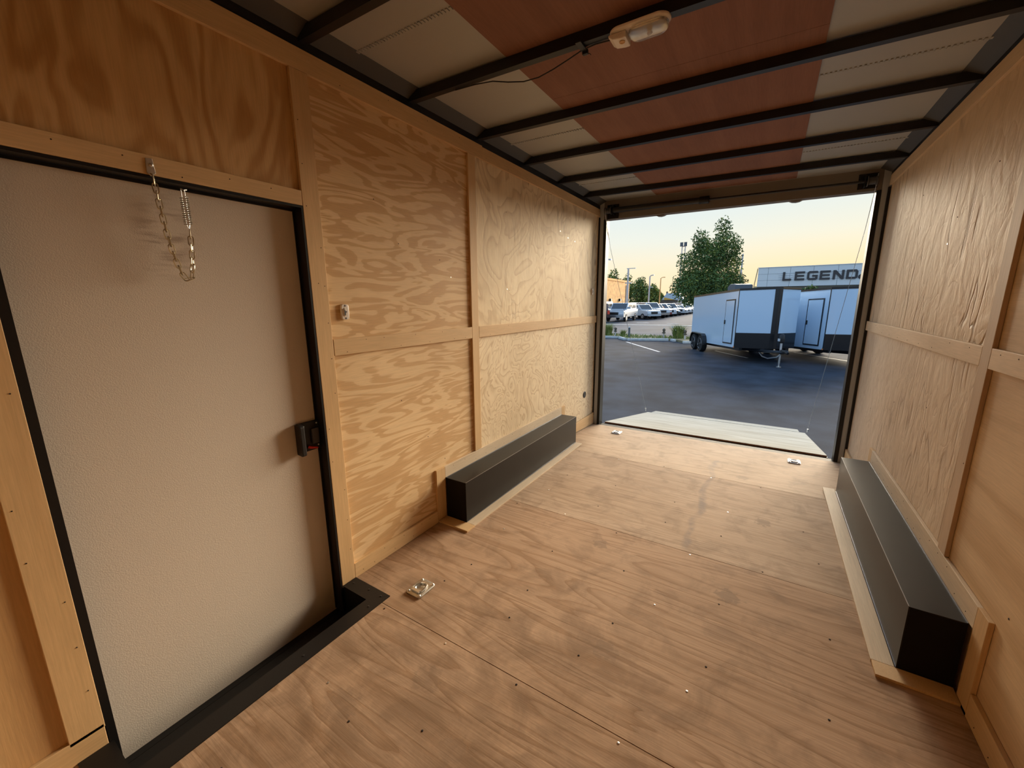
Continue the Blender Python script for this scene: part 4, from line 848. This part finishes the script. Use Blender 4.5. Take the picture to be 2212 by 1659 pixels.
# ---- parked vehicles
def vehicle(name, x, y, heading, label, kind, paint, group='cars parked in the lot across the road'):
    e = empty(name, (x, y, ZG), math.atan2(heading[1], heading[0]), label=label, cat='pickup' if kind == 'pickup' else 'van' if kind == 'van' else 'car', group=group)
    # local +X is forwards, origin under the middle
    if kind == 'pickup': Ln, Wd, body, cab = 5.6, 1.95, [(-2.8, .45), (2.75, .45), (2.8, .75), (2.72, 1.08), (1.35, 1.20), (-2.75, 1.20), (-2.8, 1.0)], [(1.30, 1.20), (.62, 1.86), (-2.45, 1.86), (-2.72, 1.20)]
    elif kind == 'van': Ln, Wd, body, cab = 5.2, 1.95, [(-2.6, .4), (2.55, .4), (2.6, .7), (2.5, 1.0), (1.9, 1.15), (-2.55, 1.15), (-2.6, 1.0)], [(1.85, 1.15), (1.0, 2.0), (-2.45, 2.0), (-2.55, 1.15)]
    elif kind == 'suv': Ln, Wd, body, cab = 4.7, 1.85, [(-2.35, .4), (2.3, .4), (2.35, .65), (2.25, .95), (1.1, 1.06), (-2.3, 1.08), (-2.35, .9)], [(1.05, 1.06), (.35, 1.66), (-1.85, 1.66), (-2.25, 1.08)]
    else: Ln, Wd, body, cab = 4.6, 1.8, [(-2.3, .32), (2.25, .32), (2.3, .55), (2.2, .75), (1.1, .92), (-1.6, .96), (-2.25, .90), (-2.3, .6)], [(1.05, .92), (.25, 1.40), (-.95, 1.40), (-1.75, .95)]
    h = Wd/2; Fn = lambda p, a: (p[0], a, p[1])
    MB().prism(body, Fn, -h, h).build('body', paint, e, .05)
    MB().prism(cab, Fn, -h+.12, h-.12).build('cabin', paint, e, .04)
    (a0, b0), (a1, b1), (a2, b2), (a3, b3) = cab
    ws = [(a0-.10*(a0-a1), b0+.10*(b1-b0)), (a0-.90*(a0-a1), b0+.90*(b1-b0))]
    nx, nz_ = (b1-b0), (a0-a1); l_ = math.hypot(nx, nz_); nx, nz_ = nx/l_*.012, nz_/l_*.012
    MB().add([(ws[0][0]+nx, -h+.2, ws[0][1]+nz_), (ws[0][0]+nx, h-.2, ws[0][1]+nz_), (ws[1][0]+nx, h-.24, ws[1][1]+nz_), (ws[1][0]+nx, -h+.24, ws[1][1]+nz_), (ws[0][0]-.03, -h+.2, ws[0][1]), (ws[0][0]-.03, h-.2, ws[0][1]), (ws[1][0]-.03, h-.24, ws[1][1]), (ws[1][0]-.03, -h+.24, ws[1][1])],
             [(0, 1, 2, 3), (7, 6, 5, 4), (0, 4, 5, 1), (1, 5, 6, 2), (2, 6, 7, 3), (3, 7, 4, 0)]).build('windscreen', 'glass_dark', e)
    zb0, zb1 = b0+.08, b1-.10
    for s_ in (-1, 1):
        yy = s_*(h-.12)
        L_ = a1-a2
        for q0, q1 in ((.02, .44), (.49, .92)):
            xa, xb = a1-q0*L_, a1-q1*L_
            lo = .25*(a0-a1)
            MB().prism([(xa+(lo if q0 < .1 else 0), zb0), (xa-.05, zb1), (xb+.02, zb1), (xb-.02, zb0)], Fn, yy-.012, yy+.012).build('side_window', 'glass_dark', e)
        B('mirror', paint, e, a1+.15, a1+.32, min(yy, yy+s_*.3), max(yy, yy+s_*.3), b0+.05, b0+.28)
    for a in (Ln*.31, -Ln*.29):
        for s_ in (-1, 1):
            r_ = .38 if kind in ('pickup', 'van') else .33
            wv = MB().lathe([(r_*.6, -.11), (r_, -.10), (r_, .10), (r_*.6, .11)], 18, Matrix.Translation((a, s_*(h-.09), r_)) @ Matrix.Rotation(math.pi/2, 4, 'X')).build('wheel', 'rubber', e, smooth=True)
            MB().lathe([(r_*.62, 0), (r_*.58, .02), (.05, .012), (.001, .02)], 14, Matrix.Translation((a, s_*(h+.012), r_)) @ Matrix.Rotation(-s_*math.pi/2, 4, 'X')).build('rim', 'rim', wv, smooth=True)
    fz = body[2][1]; xf = Ln/2
    B('grille', 'black_plastic', e, xf-.03, xf+.012, -h*.45, h*.45, fz-.05, fz+.20)
    for s_ in (-1, 1):
        B('headlight', 'head_light', e, xf-.08, xf+.004, min(s_*h*.55, s_*h*.93), max(s_*h*.55, s_*h*.93), fz+.02, fz+.2)
        B('tail_light', 'tail_light', e, -xf-.008, -xf+.06, min(s_*h*.7, s_*h*.95), max(s_*h*.7, s_*h*.95), fz+.05, fz+.40)
    B('bumper', 'rim' if kind == 'pickup' else paint, e, xf-.05, xf+.06, -h+.06, h-.06, body[0][1]-.02, body[0][1]+.2)
    return e
vehicle('pickup_truck', -11.45, 38.2, (.02, -1), 'white pickup with a topper heading the car row', 'pickup', 'paint_0')
vehicle('pickup_truck', -14.15, 35.4, (-.75, .66), 'dark maroon pickup tail at the left door post', 'pickup', 'maroon')
vehicle('cargo_van', -15.4, 42.6, (.1, -1), 'pale van showing over the first pickup', 'van', 'paint_1')
kinds = ['suv', 'pickup', 'suv', 'suv', 'car', 'suv', 'car', 'car', 'car', 'suv', 'car']; pts_ = [1, 0, 4, 5, 2, 0, 5, 0, 3, 0, 1]
for i, (kd, pn) in enumerate(zip(kinds, pts_)):
    t = i/10
    vehicle('parked_car', -10.9+t*.6, 43.9+2.7*i, (.78, -.62), ['white estate parked just right of the pickup', 'white pickup, second in the slanting car row', 'dark red car, third in the slanting row', 'silver car, fourth in the slanting row', 'black car, fifth in the slanting row', 'white car, sixth in the slanting row', 'white saloon, seventh in the slanting row', 'white saloon, eighth in the slanting row', 'grey car, ninth in the slanting row', 'white car, tenth in the slanting row', 'white car, last in the slanting row'][i], kd, 'paint_%d' % pn)
